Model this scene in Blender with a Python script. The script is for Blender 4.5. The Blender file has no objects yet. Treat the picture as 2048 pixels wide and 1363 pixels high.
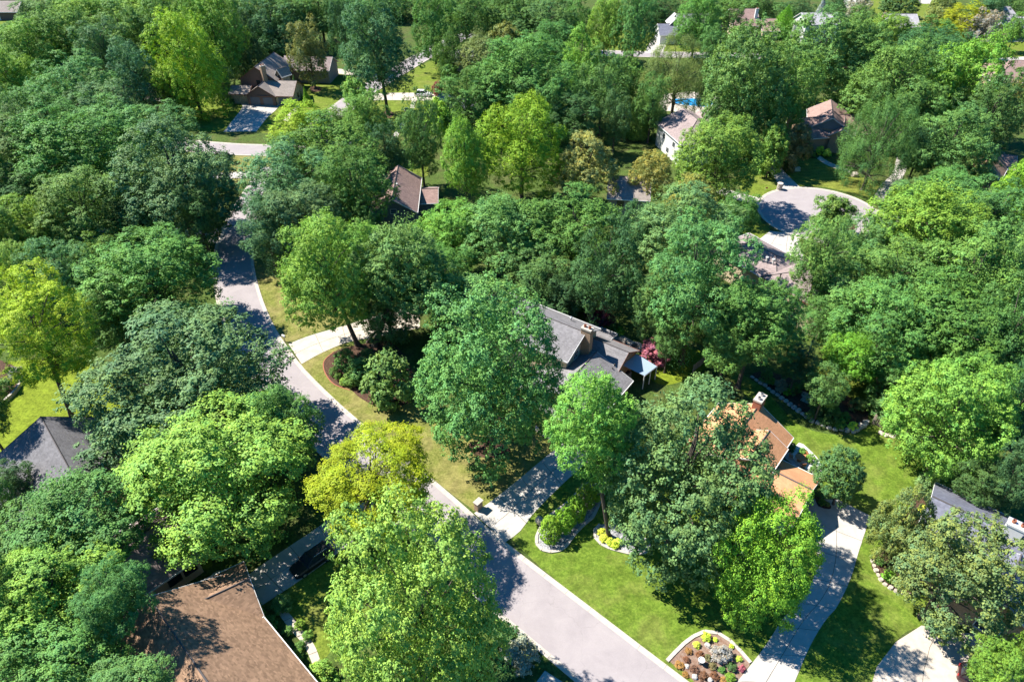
import bpy, bmesh, math, random
import numpy as np
from mathutils import Vector, Matrix
R = math.radians
random.seed(7)
S = bpy.context.scene
C = S.collection

# ------------------------------------------------------------------ camera, sky, sun
F, PITCH, CAMH = 1365.0, R(38.0), 66.0          # focal length in photo pixels, tilt below the horizon, drone height
cam = bpy.data.objects.new('camera', bpy.data.cameras.new('camera'))
C.objects.link(cam)
cam.location = (0, 0, CAMH)
cam.rotation_euler = (R(90) - PITCH, 0, 0)
cam.data.sensor_width = 36
cam.data.lens = F / 2048 * 36
cam.data.clip_end = 4000
S.camera = cam
SUN_EL = R(50)
SUN_H = Vector((0.94, -0.34, 0)).normalized()     # the way the shadows fall over the ground
W = bpy.data.worlds.new('World'); S.world = W; W.use_nodes = True
nt = W.node_tree
sky = nt.nodes.new('ShaderNodeTexSky'); sky.sky_type = 'NISHITA'; sky.sun_disc = False
sky.sun_elevation = SUN_EL; sky.ozone_density = 8.0; sky.air_density = 1.2; sky.dust_density = 0.3
sky.sun_rotation = math.atan2(-SUN_H.x, -SUN_H.y)
hs = nt.nodes.new('ShaderNodeHueSaturation'); hs.inputs['Saturation'].default_value = 1.35      # a deep clear blue sky all round
nt.links.new(sky.outputs[0], hs.inputs['Color']); nt.links.new(hs.outputs[0], nt.nodes['Background'].inputs[0])
nt.nodes['Background'].inputs[1].default_value = 0.075
sl = bpy.data.lights.new('sun', 'SUN'); sl.energy = 5.0; sl.angle = R(0.53); sl.color = (1.0, 0.95, 0.86)
so = bpy.data.objects.new('sun', sl); C.objects.link(so)
so.rotation_euler = (SUN_H * math.cos(SUN_EL) + Vector((0, 0, -math.sin(SUN_EL)))).to_track_quat('-Z', 'Y').to_euler()
so.location = (-150, 60, 200)
S.view_settings.view_transform = 'Standard'; S.view_settings.look = 'None'
S.view_settings.exposure = 1.22; S.view_settings.gamma = 1; S.view_settings.use_curve_mapping = False
S.render.engine = 'CYCLES'
S.cycles.max_bounces = 5; S.cycles.diffuse_bounces = 2; S.cycles.transmission_bounces = 2; S.cycles.transparent_max_bounces = 4

# ------------------------------------------------------------------ pixel -> place
def P(px, py, z=0.0):
    """the point at height z that the photo pixel looks at"""
    u = (px - 1024) / F; v = -(py - 681.5) / F
    d = Vector((u, math.cos(PITCH) + v * math.sin(PITCH), -math.sin(PITCH) + v * math.cos(PITCH)))
    t = (z - CAMH) / d.z
    return Vector((d.x * t, d.y * t, z))
def dist(p): return (Vector((0, 0, CAMH)) - p).length
def depth(p): return p.y * math.cos(PITCH) + (CAMH - p.z) * math.sin(PITCH)
def proj(p):
    q = p - Vector((0, 0, CAMH))
    dep = q.y * math.cos(PITCH) - q.z * math.sin(PITCH)
    up = q.y * math.sin(PITCH) + q.z * math.cos(PITCH)
    return 1024 + F * q.x / dep, 681.5 - F * up / dep

# ------------------------------------------------------------------ materials
MATS = {}
def mat(name, col, rough=0.8, spec=0.25, var=0.0, scale=2.0, bump=0.0, bscale=30.0, metal=0.0, col2=None, detail=6.0):
    """principled surface; var / col2 mix a second colour through noise"""
    if name in MATS: return MATS[name]
    m = bpy.data.materials.new(name); m.use_nodes = True
    t = m.node_tree; b = t.nodes['Principled BSDF']
    b.inputs['Roughness'].default_value = rough
    b.inputs['Specular IOR Level'].default_value = spec
    b.inputs['Metallic'].default_value = metal
    b.inputs['Base Color'].default_value = (*col, 1)
    if var > 0 or col2:
        g = t.nodes.new('ShaderNodeNewGeometry')
        n = t.nodes.new('ShaderNodeTexNoise'); n.inputs['Scale'].default_value = scale; n.inputs['Detail'].default_value = detail
        n.inputs['Roughness'].default_value = 0.65
        t.links.new(g.outputs['Position'], n.inputs['Vector'])
        r = t.nodes.new('ShaderNodeValToRGB')
        c2 = col2 if col2 else tuple(c * (1 + var) for c in col)
        c1 = col if col2 else tuple(c * (1 - var) for c in col)
        r.color_ramp.elements[0].position = 0.35; r.color_ramp.elements[1].position = 0.65
        r.color_ramp.elements[0].color = (*c1, 1); r.color_ramp.elements[1].color = (*c2, 1)
        t.links.new(n.outputs['Fac'], r.inputs['Fac'])
        t.links.new(r.outputs['Color'], b.inputs['Base Color'])
    if bump > 0:
        g = t.nodes.new('ShaderNodeNewGeometry')
        n = t.nodes.new('ShaderNodeTexNoise'); n.inputs['Scale'].default_value = bscale; n.inputs['Detail'].default_value = 4
        t.links.new(g.outputs['Position'], n.inputs['Vector'])
        bp = t.nodes.new('ShaderNodeBump'); bp.inputs['Strength'].default_value = bump; bp.inputs['Distance'].default_value = 0.05
        t.links.new(n.outputs['Fac'], bp.inputs['Height']); t.links.new(bp.outputs[0], b.inputs['Normal'])
    MATS[name] = m
    return m

def noise_node(t, vec, scale, detail=4, rough=0.6, dist_=0.0):
    n = t.nodes.new('ShaderNodeTexNoise'); n.inputs['Scale'].default_value = scale
    n.inputs['Detail'].default_value = detail; n.inputs['Roughness'].default_value = rough
    n.inputs['Distortion'].default_value = dist_
    t.links.new(vec, n.inputs['Vector']); return n.outputs['Fac']
def ramp(t, fac, stops):
    r = t.nodes.new('ShaderNodeValToRGB'); el = r.color_ramp.elements
    el[0].position, el[0].color = stops[0][0], (*stops[0][1], 1)
    el[1].position, el[1].color = stops[-1][0], (*stops[-1][1], 1)
    for p, c in stops[1:-1]:
        e = el.new(p); e.color = (*c, 1)
    t.links.new(fac, r.inputs['Fac']); return r.outputs['Color']
def mixc(t, a, b, fac, mode='MIX'):
    m = t.nodes.new('ShaderNodeMix'); m.data_type = 'RGBA'; m.blend_type = mode
    if isinstance(fac, float): m.inputs[0].default_value = fac
    else: t.links.new(fac, m.inputs[0])
    t.links.new(a, m.inputs[6]); t.links.new(b, m.inputs[7]); return m.outputs[2]
def mrange(t, v, a, b, c, d):
    m = t.nodes.new('ShaderNodeMapRange')
    for i, x in enumerate((a, b, c, d)): m.inputs[i + 1].default_value = x
    t.links.new(v, m.inputs[0]); return m.outputs[0]

def grass_mat(name, dark, mid, light, stripe=0.0, ang=0.0, width=1.1, dry=None, dryamt=0.55):
    m = bpy.data.materials.new(name); m.use_nodes = True; t = m.node_tree; b = t.nodes['Principled BSDF']
    b.inputs['Roughness'].default_value = 0.9; b.inputs['Specular IOR Level'].default_value = 0.1
    g = t.nodes.new('ShaderNodeNewGeometry'); pos = g.outputs['Position']
    fine = noise_node(t, pos, 3.2, 8, 0.85)
    col = ramp(t, fine, [(0.38, dark), (0.5, mid), (0.62, light)])
    big = noise_node(t, pos, 0.22, 5, 0.65, 0.6)
    if dry:
        f = mrange(t, big, dryamt - 0.1, dryamt + 0.12, 0, 0.85)
        d = t.nodes.new('ShaderNodeRGB'); d.outputs[0].default_value = (*dry, 1)
        dn = mixc(t, d.outputs[0], col, 0.3)
        col = mixc(t, col, dn, f)
    if stripe > 0:
        mp = t.nodes.new('ShaderNodeMapping'); mp.inputs['Rotation'].default_value = (0, 0, -ang)
        t.links.new(pos, mp.inputs['Vector'])
        w = t.nodes.new('ShaderNodeTexWave'); w.inputs['Scale'].default_value = 0.314 / width * 0.5 * 2
        w.inputs['Distortion'].default_value = 0.7; w.inputs['Detail'].default_value = 1; w.bands_direction = 'Y'
        t.links.new(mp.outputs[0], w.inputs['Vector'])
        f = mrange(t, w.outputs['Fac'], 0.2, 0.8, 1 - stripe, 1 + stripe)
        mm = t.nodes.new('ShaderNodeVectorMath'); mm.operation = 'SCALE'
        t.links.new(col, mm.inputs[0]); t.links.new(f, mm.inputs['Scale']); col = mm.outputs[0]
    pv = mrange(t, noise_node(t, pos, .8, 7, .75), 0.38, 0.62, 0.74, 1.26)
    mm = t.nodes.new('ShaderNodeVectorMath'); mm.operation = 'SCALE'
    t.links.new(col, mm.inputs[0]); t.links.new(pv, mm.inputs['Scale']); col = mm.outputs[0]
    t.links.new(col, b.inputs['Base Color'])
    bp = t.nodes.new('ShaderNodeBump'); bp.inputs['Strength'].default_value = 0.6; bp.inputs['Distance'].default_value = 0.06
    t.links.new(noise_node(t, pos, 14.0, 3), bp.inputs['Height']); t.links.new(bp.outputs[0], b.inputs['Normal'])
    MATS[name] = m; return m

grass_mat('ground_cover', (.03, .055, .012), (.06, .10, .02), (.10, .13, .03), dry=(.10, .085, .04), dryamt=0.56)
grass_mat('lawn', (.075, .115, .014), (.12, .165, .02), (.165, .205, .032), dry=(.19, .185, .055), dryamt=0.6)
grass_mat('lawn_rich', (.062, .115, .013), (.10, .16, .018), (.14, .2, .027), stripe=.035, ang=R(40), width=1.3, dry=(.17, .185, .045), dryamt=.56)
grass_mat('lawn_dry', (.095, .12, .022), (.145, .16, .034), (.2, .195, .06), dry=(.25, .205, .085), dryamt=.5)
grass_mat('lawn_lime', (.10, .145, .012), (.15, .195, .015), (.19, .235, .025), stripe=.04, ang=R(150), width=1.6)
grass_mat('lawn_striped', (.10, .13, .02), (.145, .17, .028), (.19, .21, .045), stripe=.09, ang=R(8), width=1.5, dry=(.2, .175, .055), dryamt=.6)

def leaf_mat():
    m = bpy.data.materials.new('leaf'); m.use_nodes = True; t = m.node_tree
    out = t.nodes['Material Output']; b = t.nodes['Principled BSDF']
    oi = t.nodes.new('ShaderNodeObjectInfo')
    at = t.nodes.new('ShaderNodeAttribute'); at.attribute_name = 'tone'
    a2 = t.nodes.new('ShaderNodeAttribute'); a2.attribute_name = 'tint'
    # brightness of the leaf, then a shift of hue from bluish to yellowish leaves
    sc = t.nodes.new('ShaderNodeVectorMath'); sc.operation = 'SCALE'
    t.links.new(oi.outputs['Color'], sc.inputs[0]); t.links.new(mrange(t, at.outputs['Fac'], 0, 1, .62, 1.42), sc.inputs['Scale'])
    warm = t.nodes.new('ShaderNodeVectorMath'); warm.operation = 'MULTIPLY'
    t.links.new(sc.outputs[0], warm.inputs[0]); warm.inputs[1].default_value = (1.5, 1.13, .7)
    cool = t.nodes.new('ShaderNodeVectorMath'); cool.operation = 'MULTIPLY'
    t.links.new(sc.outputs[0], cool.inputs[0]); cool.inputs[1].default_value = (.78, .95, 1.25)
    col = mixc(t, cool.outputs[0], warm.outputs[0], a2.outputs['Fac'])
    t.links.new(col, b.inputs['Base Color'])
    b.inputs['Roughness'].default_value = .55; b.inputs['Specular IOR Level'].default_value = .12
    tr = t.nodes.new('ShaderNodeBsdfTranslucent')
    tc = t.nodes.new('ShaderNodeVectorMath'); tc.operation = 'MULTIPLY'; tc.inputs[1].default_value = (1.25, 1.25, .55)
    t.links.new(col, tc.inputs[0]); t.links.new(tc.outputs[0], tr.inputs['Color'])
    mx = t.nodes.new('ShaderNodeMixShader'); mx.inputs[0].default_value = .20
    t.links.new(b.outputs[0], mx.inputs[1]); t.links.new(tr.outputs[0], mx.inputs[2])
    t.links.new(mx.outputs[0], out.inputs['Surface'])
    MATS['leaf'] = m; return m
leaf_mat()
mat('bark', (.11, .09, .075), .95, .1, var=.4, scale=6, bump=.8, bscale=9)
mat('bark_pale', (.22, .2, .18), .95, .1, var=.4, scale=6, bump=.8, bscale=9)
def asphalt(name, c1, c2):
    m = bpy.data.materials.new(name); m.use_nodes = True; t = m.node_tree; b = t.nodes['Principled BSDF']
    b.inputs['Roughness'].default_value = .9; b.inputs['Specular IOR Level'].default_value = .15
    g = t.nodes.new('ShaderNodeNewGeometry'); pos = g.outputs['Position']
    col = ramp(t, noise_node(t, pos, .35, 6, .7, .4), [(.3, c1), (.7, c2)])
    grit = mrange(t, noise_node(t, pos, 22, 3, .8), .25, .75, .86, 1.14)
    mm = t.nodes.new('ShaderNodeVectorMath'); mm.operation = 'SCALE'
    t.links.new(col, mm.inputs[0]); t.links.new(grit, mm.inputs['Scale'])
    # thin meandering cracks
    v = t.nodes.new('ShaderNodeTexVoronoi'); v.feature = 'DISTANCE_TO_EDGE'; v.inputs['Scale'].default_value = .16
    nz = t.nodes.new('ShaderNodeTexNoise'); nz.inputs['Scale'].default_value = .8
    t.links.new(pos, nz.inputs['Vector'])
    ad = t.nodes.new('ShaderNodeVectorMath'); ad.operation = 'ADD'
    t.links.new(pos, ad.inputs[0]); t.links.new(nz.outputs['Color'], ad.inputs[1]); t.links.new(ad.outputs[0], v.inputs['Vector'])
    f = mrange(t, v.outputs['Distance'], .0, .004, .85, 1)
    m2 = t.nodes.new('ShaderNodeVectorMath'); m2.operation = 'SCALE'
    t.links.new(mm.outputs[0], m2.inputs[0]); t.links.new(f, m2.inputs['Scale'])
    t.links.new(m2.outputs[0], b.inputs['Base Color'])
    MATS[name] = m
asphalt('asphalt', (.275, .245, .25), (.335, .30, .30))
mat('concrete', (.43, .40, .36), .9, .15, var=.1, scale=.9, bump=.2, bscale=40)
mat('concrete_warm', (.47, .41, .34), .9, .15, var=.12, scale=.9, bump=.2, bscale=40)
mat('joint', (.10, .09, .08), .95, .1)
mat('kerb', (.44, .395, .34), .9, .15, var=.12, scale=1.5)
mat('mulch', (.085, .05, .035), .95, .1, var=.5, scale=5, bump=1, bscale=14)
mat('mulch_red', (.19, .105, .07), .95, .1, col2=(.27, .2, .16), scale=2.5, bump=1, bscale=14)
mat('pebbles', (.30, .30, .31), .9, .2, var=.6, scale=6, bump=1, bscale=12)
mat('white_pebbles', (.62, .6, .56), .9, .2, var=.25, scale=8, bump=1, bscale=12)
mat('stone', (.42, .37, .31), .9, .2, var=.3, scale=4, bump=.6, bscale=12)
mat('white_rock', (.46, .43, .39), .9, .2, var=.2, scale=5, bump=.6, bscale=12)
mat('brick_tan', (.36, .25, .17), .9, .2, var=.25, scale=7, bump=.4, bscale=25)
mat('brick_red', (.33, .13, .08), .9, .2, var=.25, scale=9, bump=.4, bscale=25)
mat('mortar', (.42, .38, .33), .95, .1)
mat('cream', (.56, .46, .31), .8, .2, var=.06, scale=2)
mat('tan_wall', (.42, .33, .23), .85, .2, var=.1, scale=2)
mat('white_paint', (.62, .62, .60), .6, .3, var=.03, scale=2)
mat('grey_siding', (.22, .22, .22), .8, .2, var=.08, scale=3)
mat('slate_siding', (.13, .15, .17), .8, .2, var=.08, scale=3)
mat('brown_siding', (.15, .105, .085), .8, .2, var=.1, scale=3)
mat('stone_wall', (.40, .32, .22), .9, .2, var=.35, scale=2.2, bump=.8, bscale=5)
mat('trim_brown', (.17, .075, .05), .7, .3)
mat('dark_frame', (.03, .028, .03), .5, .4)
mat('glass', (.02, .03, .04), .06, .6)
mat('steel', (.55, .56, .58), .35, .5, metal=.8)
mat('black_metal', (.02, .02, .022), .5, .4)
def roof_mat(name, c, v=.16):
    m = bpy.data.materials.new(name); m.use_nodes = True; t = m.node_tree; b = t.nodes['Principled BSDF']
    b.inputs['Roughness'].default_value = .92; b.inputs['Specular IOR Level'].default_value = .15
    g = t.nodes.new('ShaderNodeNewGeometry'); pos = g.outputs['Position']
    # tabs of shingle: each a slightly different tone, laid in level courses
    mp = t.nodes.new('ShaderNodeMapping'); mp.inputs['Scale'].default_value = (3.2, 3.2, 9.0)
    t.links.new(pos, mp.inputs['Vector'])
    vo = t.nodes.new('ShaderNodeTexVoronoi'); vo.inputs['Scale'].default_value = 1.0
    t.links.new(mp.outputs[0], vo.inputs['Vector'])
    sp = t.nodes.new('ShaderNodeSeparateColor'); t.links.new(vo.outputs['Color'], sp.inputs[0])
    tab = mrange(t, sp.outputs[0], 0, 1, 1 - v, 1 + v)
    col = ramp(t, noise_node(t, pos, .5, 6, .7), [(.3, tuple(x * .86 for x in c)), (.7, tuple(x * 1.14 for x in c))])
    mm = t.nodes.new('ShaderNodeVectorMath'); mm.operation = 'SCALE'
    t.links.new(col, mm.inputs[0]); t.links.new(tab, mm.inputs['Scale']); t.links.new(mm.outputs[0], b.inputs['Base Color'])
    sx = t.nodes.new('ShaderNodeSeparateXYZ'); t.links.new(pos, sx.inputs[0])
    fr = t.nodes.new('ShaderNodeMath'); fr.operation = 'FRACT'
    ml = t.nodes.new('ShaderNodeMath'); ml.operation = 'MULTIPLY'; ml.inputs[1].default_value = 9.0
    t.links.new(sx.outputs['Z'], ml.inputs[0]); t.links.new(ml.outputs[0], fr.inputs[0])
    bp = t.nodes.new('ShaderNodeBump'); bp.inputs['Strength'].default_value = .5; bp.inputs['Distance'].default_value = .03
    t.links.new(fr.outputs[0], bp.inputs['Height']); t.links.new(bp.outputs[0], b.inputs['Normal'])
    MATS[name] = m; return m
roof_mat('roof_grey', (0.193, 0.184, 0.189))
roof_mat('roof_charcoal', (0.139, 0.135, 0.143))
roof_mat('roof_navy', (.155, .16, .20))
roof_mat('roof_orange', (.49, .25, .13), .1)
roof_mat('roof_brown', (0.246, 0.156, 0.102), .25)
roof_mat('roof_pink', (0.275, 0.184, 0.160))
roof_mat('roof_mauve', (0.262, 0.209, 0.201))
roof_mat('roof_taupe', (0.275, 0.234, 0.205))
roof_mat('roof_pale', (.38, .36, .37))

# ------------------------------------------------------------------ helpers
def tag(o, label=None, cat=None, group=None, kind=None):
    if label: o['label'] = label
    if cat: o['category'] = cat
    if group: o['group'] = group
    if kind: o['kind'] = kind
    return o
def empty(name, loc, rz=0.0, label=None, cat=None, group=None):
    o = bpy.data.objects.new(name, None); C.objects.link(o)
    o.location = loc; o.rotation_euler = (0, 0, rz); o.empty_display_size = .2
    return tag(o, label, cat, group)
class MB:
    """collects faces in the parent's local space"""
    def __init__(s): s.v = []; s.f = []
    def face(s, pts):
        i = len(s.v); s.v += [tuple(p) for p in pts]; s.f.append(tuple(range(i, i + len(pts)))); return s
    def hull8(s, a, b):
        """a: bottom loop, b: top loop (same count)"""
        n = len(a); i = len(s.v); s.v += [tuple(p) for p in a] + [tuple(p) for p in b]
        s.f.append(tuple(i + k for k in reversed(range(n)))); s.f.append(tuple(i + n + k for k in range(n)))
        for k in range(n):
            q = (k + 1) % n
            s.f.append((i + k, i + q, i + n + q, i + n + k))
        return s
    def box(s, x0, x1, y0, y1, z0, z1):
        a = [(x0, y0, z0), (x1, y0, z0), (x1, y1, z0), (x0, y1, z0)]
        return s.hull8(a, [(x, y, z1) for x, y, z in a])
    def tube(s, pts, rad, n=6, cap=True):
        i0 = len(s.v); pts = [Vector(p) for p in pts]
        if not hasattr(rad, '__len__'): rad = [rad] * len(pts)
        for k, p in enumerate(pts):
            d = (pts[min(k + 1, len(pts) - 1)] - pts[max(k - 1, 0)]).normalized()
            a = d.orthogonal().normalized(); b = d.cross(a)
            for j in range(n):
                an = 2 * math.pi * j / n
                s.v.append(tuple(p + (a * math.cos(an) + b * math.sin(an)) * rad[k]))
        for k in range(len(pts) - 1):
            for j in range(n):
                q = (j + 1) % n
                s.f.append((i0 + k * n + j, i0 + k * n + q, i0 + (k + 1) * n + q, i0 + (k + 1) * n + j))
        if cap:
            s.f.append(tuple(i0 + j for j in reversed(range(n)))); s.f.append(tuple(i0 + (len(pts) - 1) * n + j for j in range(n)))
        return s
    def lathe(s, prof, n=16, c=(0, 0)):
        i0 = len(s.v)
        for r, z in prof:
            for j in range(n):
                an = 2 * math.pi * j / n; s.v.append((c[0] + r * math.cos(an), c[1] + r * math.sin(an), z))
        for k in range(len(prof) - 1):
            for j in range(n):
                q = (j + 1) % n
                s.f.append((i0 + k * n + j, i0 + k * n + q, i0 + (k + 1) * n + q, i0 + (k + 1) * n + j))
        s.f.append(tuple(i0 + j for j in reversed(range(n)))); s.f.append(tuple(i0 + (len(prof) - 1) * n + j for j in range(n)))
        return s
    def mesh(s, name, m):
        me = bpy.data.meshes.new(name); me.from_pydata(s.v, [], s.f); me.update()
        if m: me.materials.append(MATS[m] if isinstance(m, str) else m)
        return me
    def build(s, name, m, parent=None, smooth=False):
        me = s.mesh(name, m); o = bpy.data.objects.new(name, me); C.objects.link(o)
        if parent: o.parent = parent
        if smooth:
            for p in me.polygons: p.use_smooth = True
        return o
def link_mesh(name, me, parent=None, loc=(0, 0, 0), rot=(0, 0, 0), scale=(1, 1, 1)):
    o = bpy.data.objects.new(name, me); C.objects.link(o)
    o.location = loc; o.rotation_euler = rot; o.scale = scale
    if parent: o.parent = parent
    return o
def smooth_line(pts, per=6, closed=False):
    n = len(pts); out = []
    rng = range(n if closed else n - 1)
    for i in rng:
        if closed: p0, p1, p2, p3 = (pts[(i + k) % n] for k in (-1, 0, 1, 2))
        else: p0, p1, p2, p3 = pts[max(i - 1, 0)], pts[i], pts[i + 1], pts[min(i + 2, n - 1)]
        for k in range(per):
            t = k / per
            out.append(0.5 * ((2 * p1) + (p2 - p0) * t + (2 * p0 - 5 * p1 + 4 * p2 - p3) * t * t + (3 * p1 - p0 - 3 * p2 + p3) * t ** 3))
    if not closed: out.append(pts[-1])
    return out
def sheet(name, px, z, m, smooth=0, label=None):
    pts = [P(x, y, 0) for x, y in px]
    if smooth: pts = smooth_line(pts, smooth, True)
    o = MB().face([(p.x, p.y, z) for p in pts]).build(name, m)
    # make the sheet face upwards
    if o.data.polygons[0].normal.z < 0: o.data.flip_normals()
    return tag(o, label, kind='structure')
def resample(pts, n):
    L = [0]
    for a, b in zip(pts, pts[1:]): L.append(L[-1] + (b - a).length)
    out = []
    for k in range(n):
        d = L[-1] * k / (n - 1); i = 0
        while i < len(pts) - 2 and L[i + 1] < d: i += 1
        f = (d - L[i]) / max(1e-9, L[i + 1] - L[i]); out.append(pts[i].lerp(pts[i + 1], f))
    return out
def slab_drive(name, left, right, cols=2, step=3.6, m='concrete', label=None, z=.05, gap=.055):
    """a paved drive: a dark bed under separate concrete slabs laid between two edges given in photo pixels"""
    A = smooth_line([P(x, y) for x, y in left], 6); B = smooth_line([P(x, y) for x, y in right], 6)
    ln = sum((b - a).length for a, b in zip(A, A[1:])); n = max(2, int(round(ln / step)) + 1)
    A = resample(A, (n - 1) * 3 + 1); B = resample(B, (n - 1) * 3 + 1)
    base = MB(); base.face([(p.x, p.y, .016) for p in A] + [(p.x, p.y, .016) for p in reversed(B)])
    o = base.build(name, 'joint')
    if o.data.polygons[0].normal.z < 0: o.data.flip_normals()
    tag(o, label, kind='structure')
    for i in range(n - 1):
        for c in range(cols):
            lo = []; hi = []
            for k in range(4):
                a, b = A[i * 3 + k], B[i * 3 + k]
                w = (b - a).length; u = (b - a) / max(w, 1e-6)
                l = a.lerp(b, c / cols) + u * gap * (.5 if c else 0); r = a.lerp(b, (c + 1) / cols) - u * gap * (.5 if c < cols - 1 else 0)
                lo.append(l); hi.append(r)
            d0 = (A[i * 3 + 1] - A[i * 3]).normalized() * gap * .5; d1 = (A[i * 3 + 3] - A[i * 3 + 2]).normalized() * gap * .5
            lo[0] += d0; hi[0] += d0; lo[3] -= d1; hi[3] -= d1
            loop = lo + hi[::-1]
            zz = z + random.uniform(-.004, .004)
            ar = sum(loop[k].x * loop[(k + 1) % 8].y - loop[(k + 1) % 8].x * loop[k].y for k in range(8))
            if ar < 0: loop = loop[::-1]
            MB().hull8([(p.x, p.y, .008) for p in loop], [(p.x, p.y, zz) for p in loop]).build('slab', m, o)
    return o
def strip(name, left, right, z, m):
    A = smooth_line([P(x, y) for x, y in left], 6); B = smooth_line([P(x, y) for x, y in right], 6)
    n = 30; A = resample(A, n); B = resample(B, n); mb = MB()
    for k in range(n - 1):
        q = [A[k], A[k + 1], B[k + 1], B[k]]
        if (q[1] - q[0]).cross(q[2] - q[0]).z < 0: q = q[::-1]
        mb.face([(p.x, p.y, z) for p in q])
    return tag(mb.build(name, m), kind='structure')

# ------------------------------------------------------------------ ground and lawns
g = MB().face([(-900, -300, 0), (900, -300, 0), (900, 1500, 0), (-900, 1500, 0)]).build('ground', 'ground_cover'); tag(g, kind='structure')
lawns = [
 ('lawn_dry', [(598, 727), (640, 690), (760, 700), (850, 800), (905, 860), (1090, 870), (1104, 903), (1022, 971), (960, 1019), (933, 1009), (870, 960), (735, 850), (700, 826)]),
 ('lawn_dry', [(505, 500), (560, 510), (640, 600), (720, 630), (640, 662), (573, 683), (554, 662), (530, 611), (514, 560)]),
 ('lawn_rich', [(1025, 1080), (1070, 1023), (1128, 965), (1200, 900), (1420, 1000), (1560, 1010), (1650, 1060), (1640, 1122), (1618, 1176), (1567, 1235), (1529, 1293), (1474, 1363), (1380, 1366)]),
 ('lawn_rich', [(1589, 1366), (1621, 1289), (1652, 1238), (1673, 1214), (1700, 1159), (1720, 1094), (1744, 1033), (1800, 1000), (1900, 1000), (1850, 1180), (1900, 1230), (1843, 1252), (1809, 1265), (1775, 1303), (1734, 1366)]),
 ('lawn_rich', [(1440, 730), (1520, 770), (1600, 850), (1700, 870), (1750, 850), (1860, 890), (1900, 960), (1860, 1010), (1760, 1040), (1676, 999), (1640, 960), (1560, 880), (1500, 800)]),
 ('lawn_lime', [(-20, 740), (180, 730), (260, 830), (260, 850), (150, 836), (60, 850), (20, 920), (-30, 960)]),
 ('lawn_lime', [(1300, 720), (1340, 690), (1420, 710), (1400, 745), (1330, 770), (1290, 745)]),
 ('lawn', [(560, 1190), (720, 1090), (780, 1090), (800, 1160), (700, 1250), (640, 1320), (600, 1250)]),
 ('lawn', [(300, 215), (350, 200), (480, 195), (480, 225), (445, 262), (365, 258), (310, 230)]),
 ('lawn', [(512, 262), (550, 222), (600, 205), (680, 190), (690, 225), (600, 262)]),
 ('lawn_dry', [(400, 287), (520, 291), (560, 300), (530, 340), (470, 380), (430, 340)]),
 ('lawn', [(565, 165), (640, 150), (700, 160), (690, 215), (600, 205)]),
 ('lawn', [(773, 173), (846, 128), (890, 118), (900, 140), (890, 160), (860, 184), (751, 186)]),
 ('lawn', [(745, 201), (825, 201), (870, 205), (850, 240), (800, 262), (760, 262), (735, 230)]),
 ('lawn_striped', [(1560, 320), (1620, 315), (1700, 345), (1760, 370), (1750, 395), (1700, 385), (1640, 373), (1600, 373), (1570, 345)]),
 ('lawn', [(1500, 340), (1535, 350), (1562, 378), (1530, 395), (1480, 380)]),
 ('lawn', [(1450, 400), (1520, 412), (1519, 440), (1540, 462), (1500, 490), (1460, 450)]),
 ('lawn', [(1590, 205), (1660, 200), (1670, 225), (1600, 240)]),
 ('lawn', [(1930, 90), (2060, 80), (2060, 118), (1950, 120)]),
 ('lawn', [(1735, -5), (1860, -5), (1870, 30), (1770, 35)]),
 ('lawn', [(1200, 60), (1420, 80), (1420, 108), (1200, 104)]),
 ('lawn', [(1390, 85), (1450, 85), (1450, 118), (1390, 115)]),
 ('lawn', [(-20, 25), (60, 35), (40, 60), (-20, 60)]),
 ('lawn', [(1640, 720), (1740, 730), (1760, 790), (1700, 800), (1640, 770)]),
 ('lawn', [(780, 330), (850, 330), (850, 355), (790, 350)]),
 ('lawn', [(370, 1110), (425, 1130), (300, 1200), (270, 1190)]),
]
for i, (m, px) in enumerate(lawns):
    sheet('lawn', px, .004 + .0007 * i, m, 4)

# ------------------------------------------------------------------ streets
def street(name, right_px, width, far_left=None, kerb_from=0, gutter=.55, zr=.03):
    """asphalt between two concrete gutters with low kerbs; the right-hand back of kerb is traced"""
    Rr = smooth_line([P(x, y) for x, y in right_px], 8)
    n = max(8, int(sum((b - a).length for a, b in zip(Rr, Rr[1:])) / 1.5)); Rr = resample(Rr, n)
    nor = []
    for k in range(n):
        d = (Rr[min(k + 1, n - 1)] - Rr[max(k - 1, 0)]).normalized(); nor.append(Vector((-d.y, d.x, 0)))
    Lf = [p + q * width for p, q in zip(Rr, nor)]
    mb = MB()
    for k in range(n - 1):
        mb.face([Rr[k] + Vector((0, 0, zr)), Rr[k + 1] + Vector((0, 0, zr)), Lf[k + 1] + Vector((0, 0, zr)), Lf[k] + Vector((0, 0, zr))])
    o = mb.build(name, 'asphalt'); tag(o, kind='structure')
    for side, E, sg in (('r', Rr, 1), ('l', Lf, -1)):
        kb = empty('kerb', E[0]); tag(kb, kind='structure')
        for k in range(0, n - 1, 2):
            e = min(k + 2, n - 1)
            prof = [(-.02, 0), (-.02, .10), (.16, .11), (.26, .055), (gutter, .045), (gutter, 0)]
            a = []; b = []
            for off, z in prof:
                d = (E[e] - E[k]).normalized() * .012
                a.append(E[k] + nor[k] * off * sg + Vector((0, 0, z)) + d); b.append(E[e] + nor[e] * off * sg + Vector((0, 0, z)) - d)
            w = MB().hull8(a, b) if sg < 0 else MB().hull8(b, a)
            s = w.build('kerb_section', 'kerb', kb); s.location = -E[0]
    return o
street('street', [(1640, 1560), (1377, 1363), (1190, 1221), (998, 1074), (935, 1018), (870, 962), (780, 892), (700, 826), (640, 770), (598, 725), (554, 662), (530, 611), (514, 560), (507, 508), (515, 460), (535, 415), (560, 372), (585, 335)], 7.2)
street('street', [(700, 262), (620, 288), (515, 289), (455, 286), (400, 281), (330, 268), (250, 250)], 7.0, zr=.034)
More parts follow.
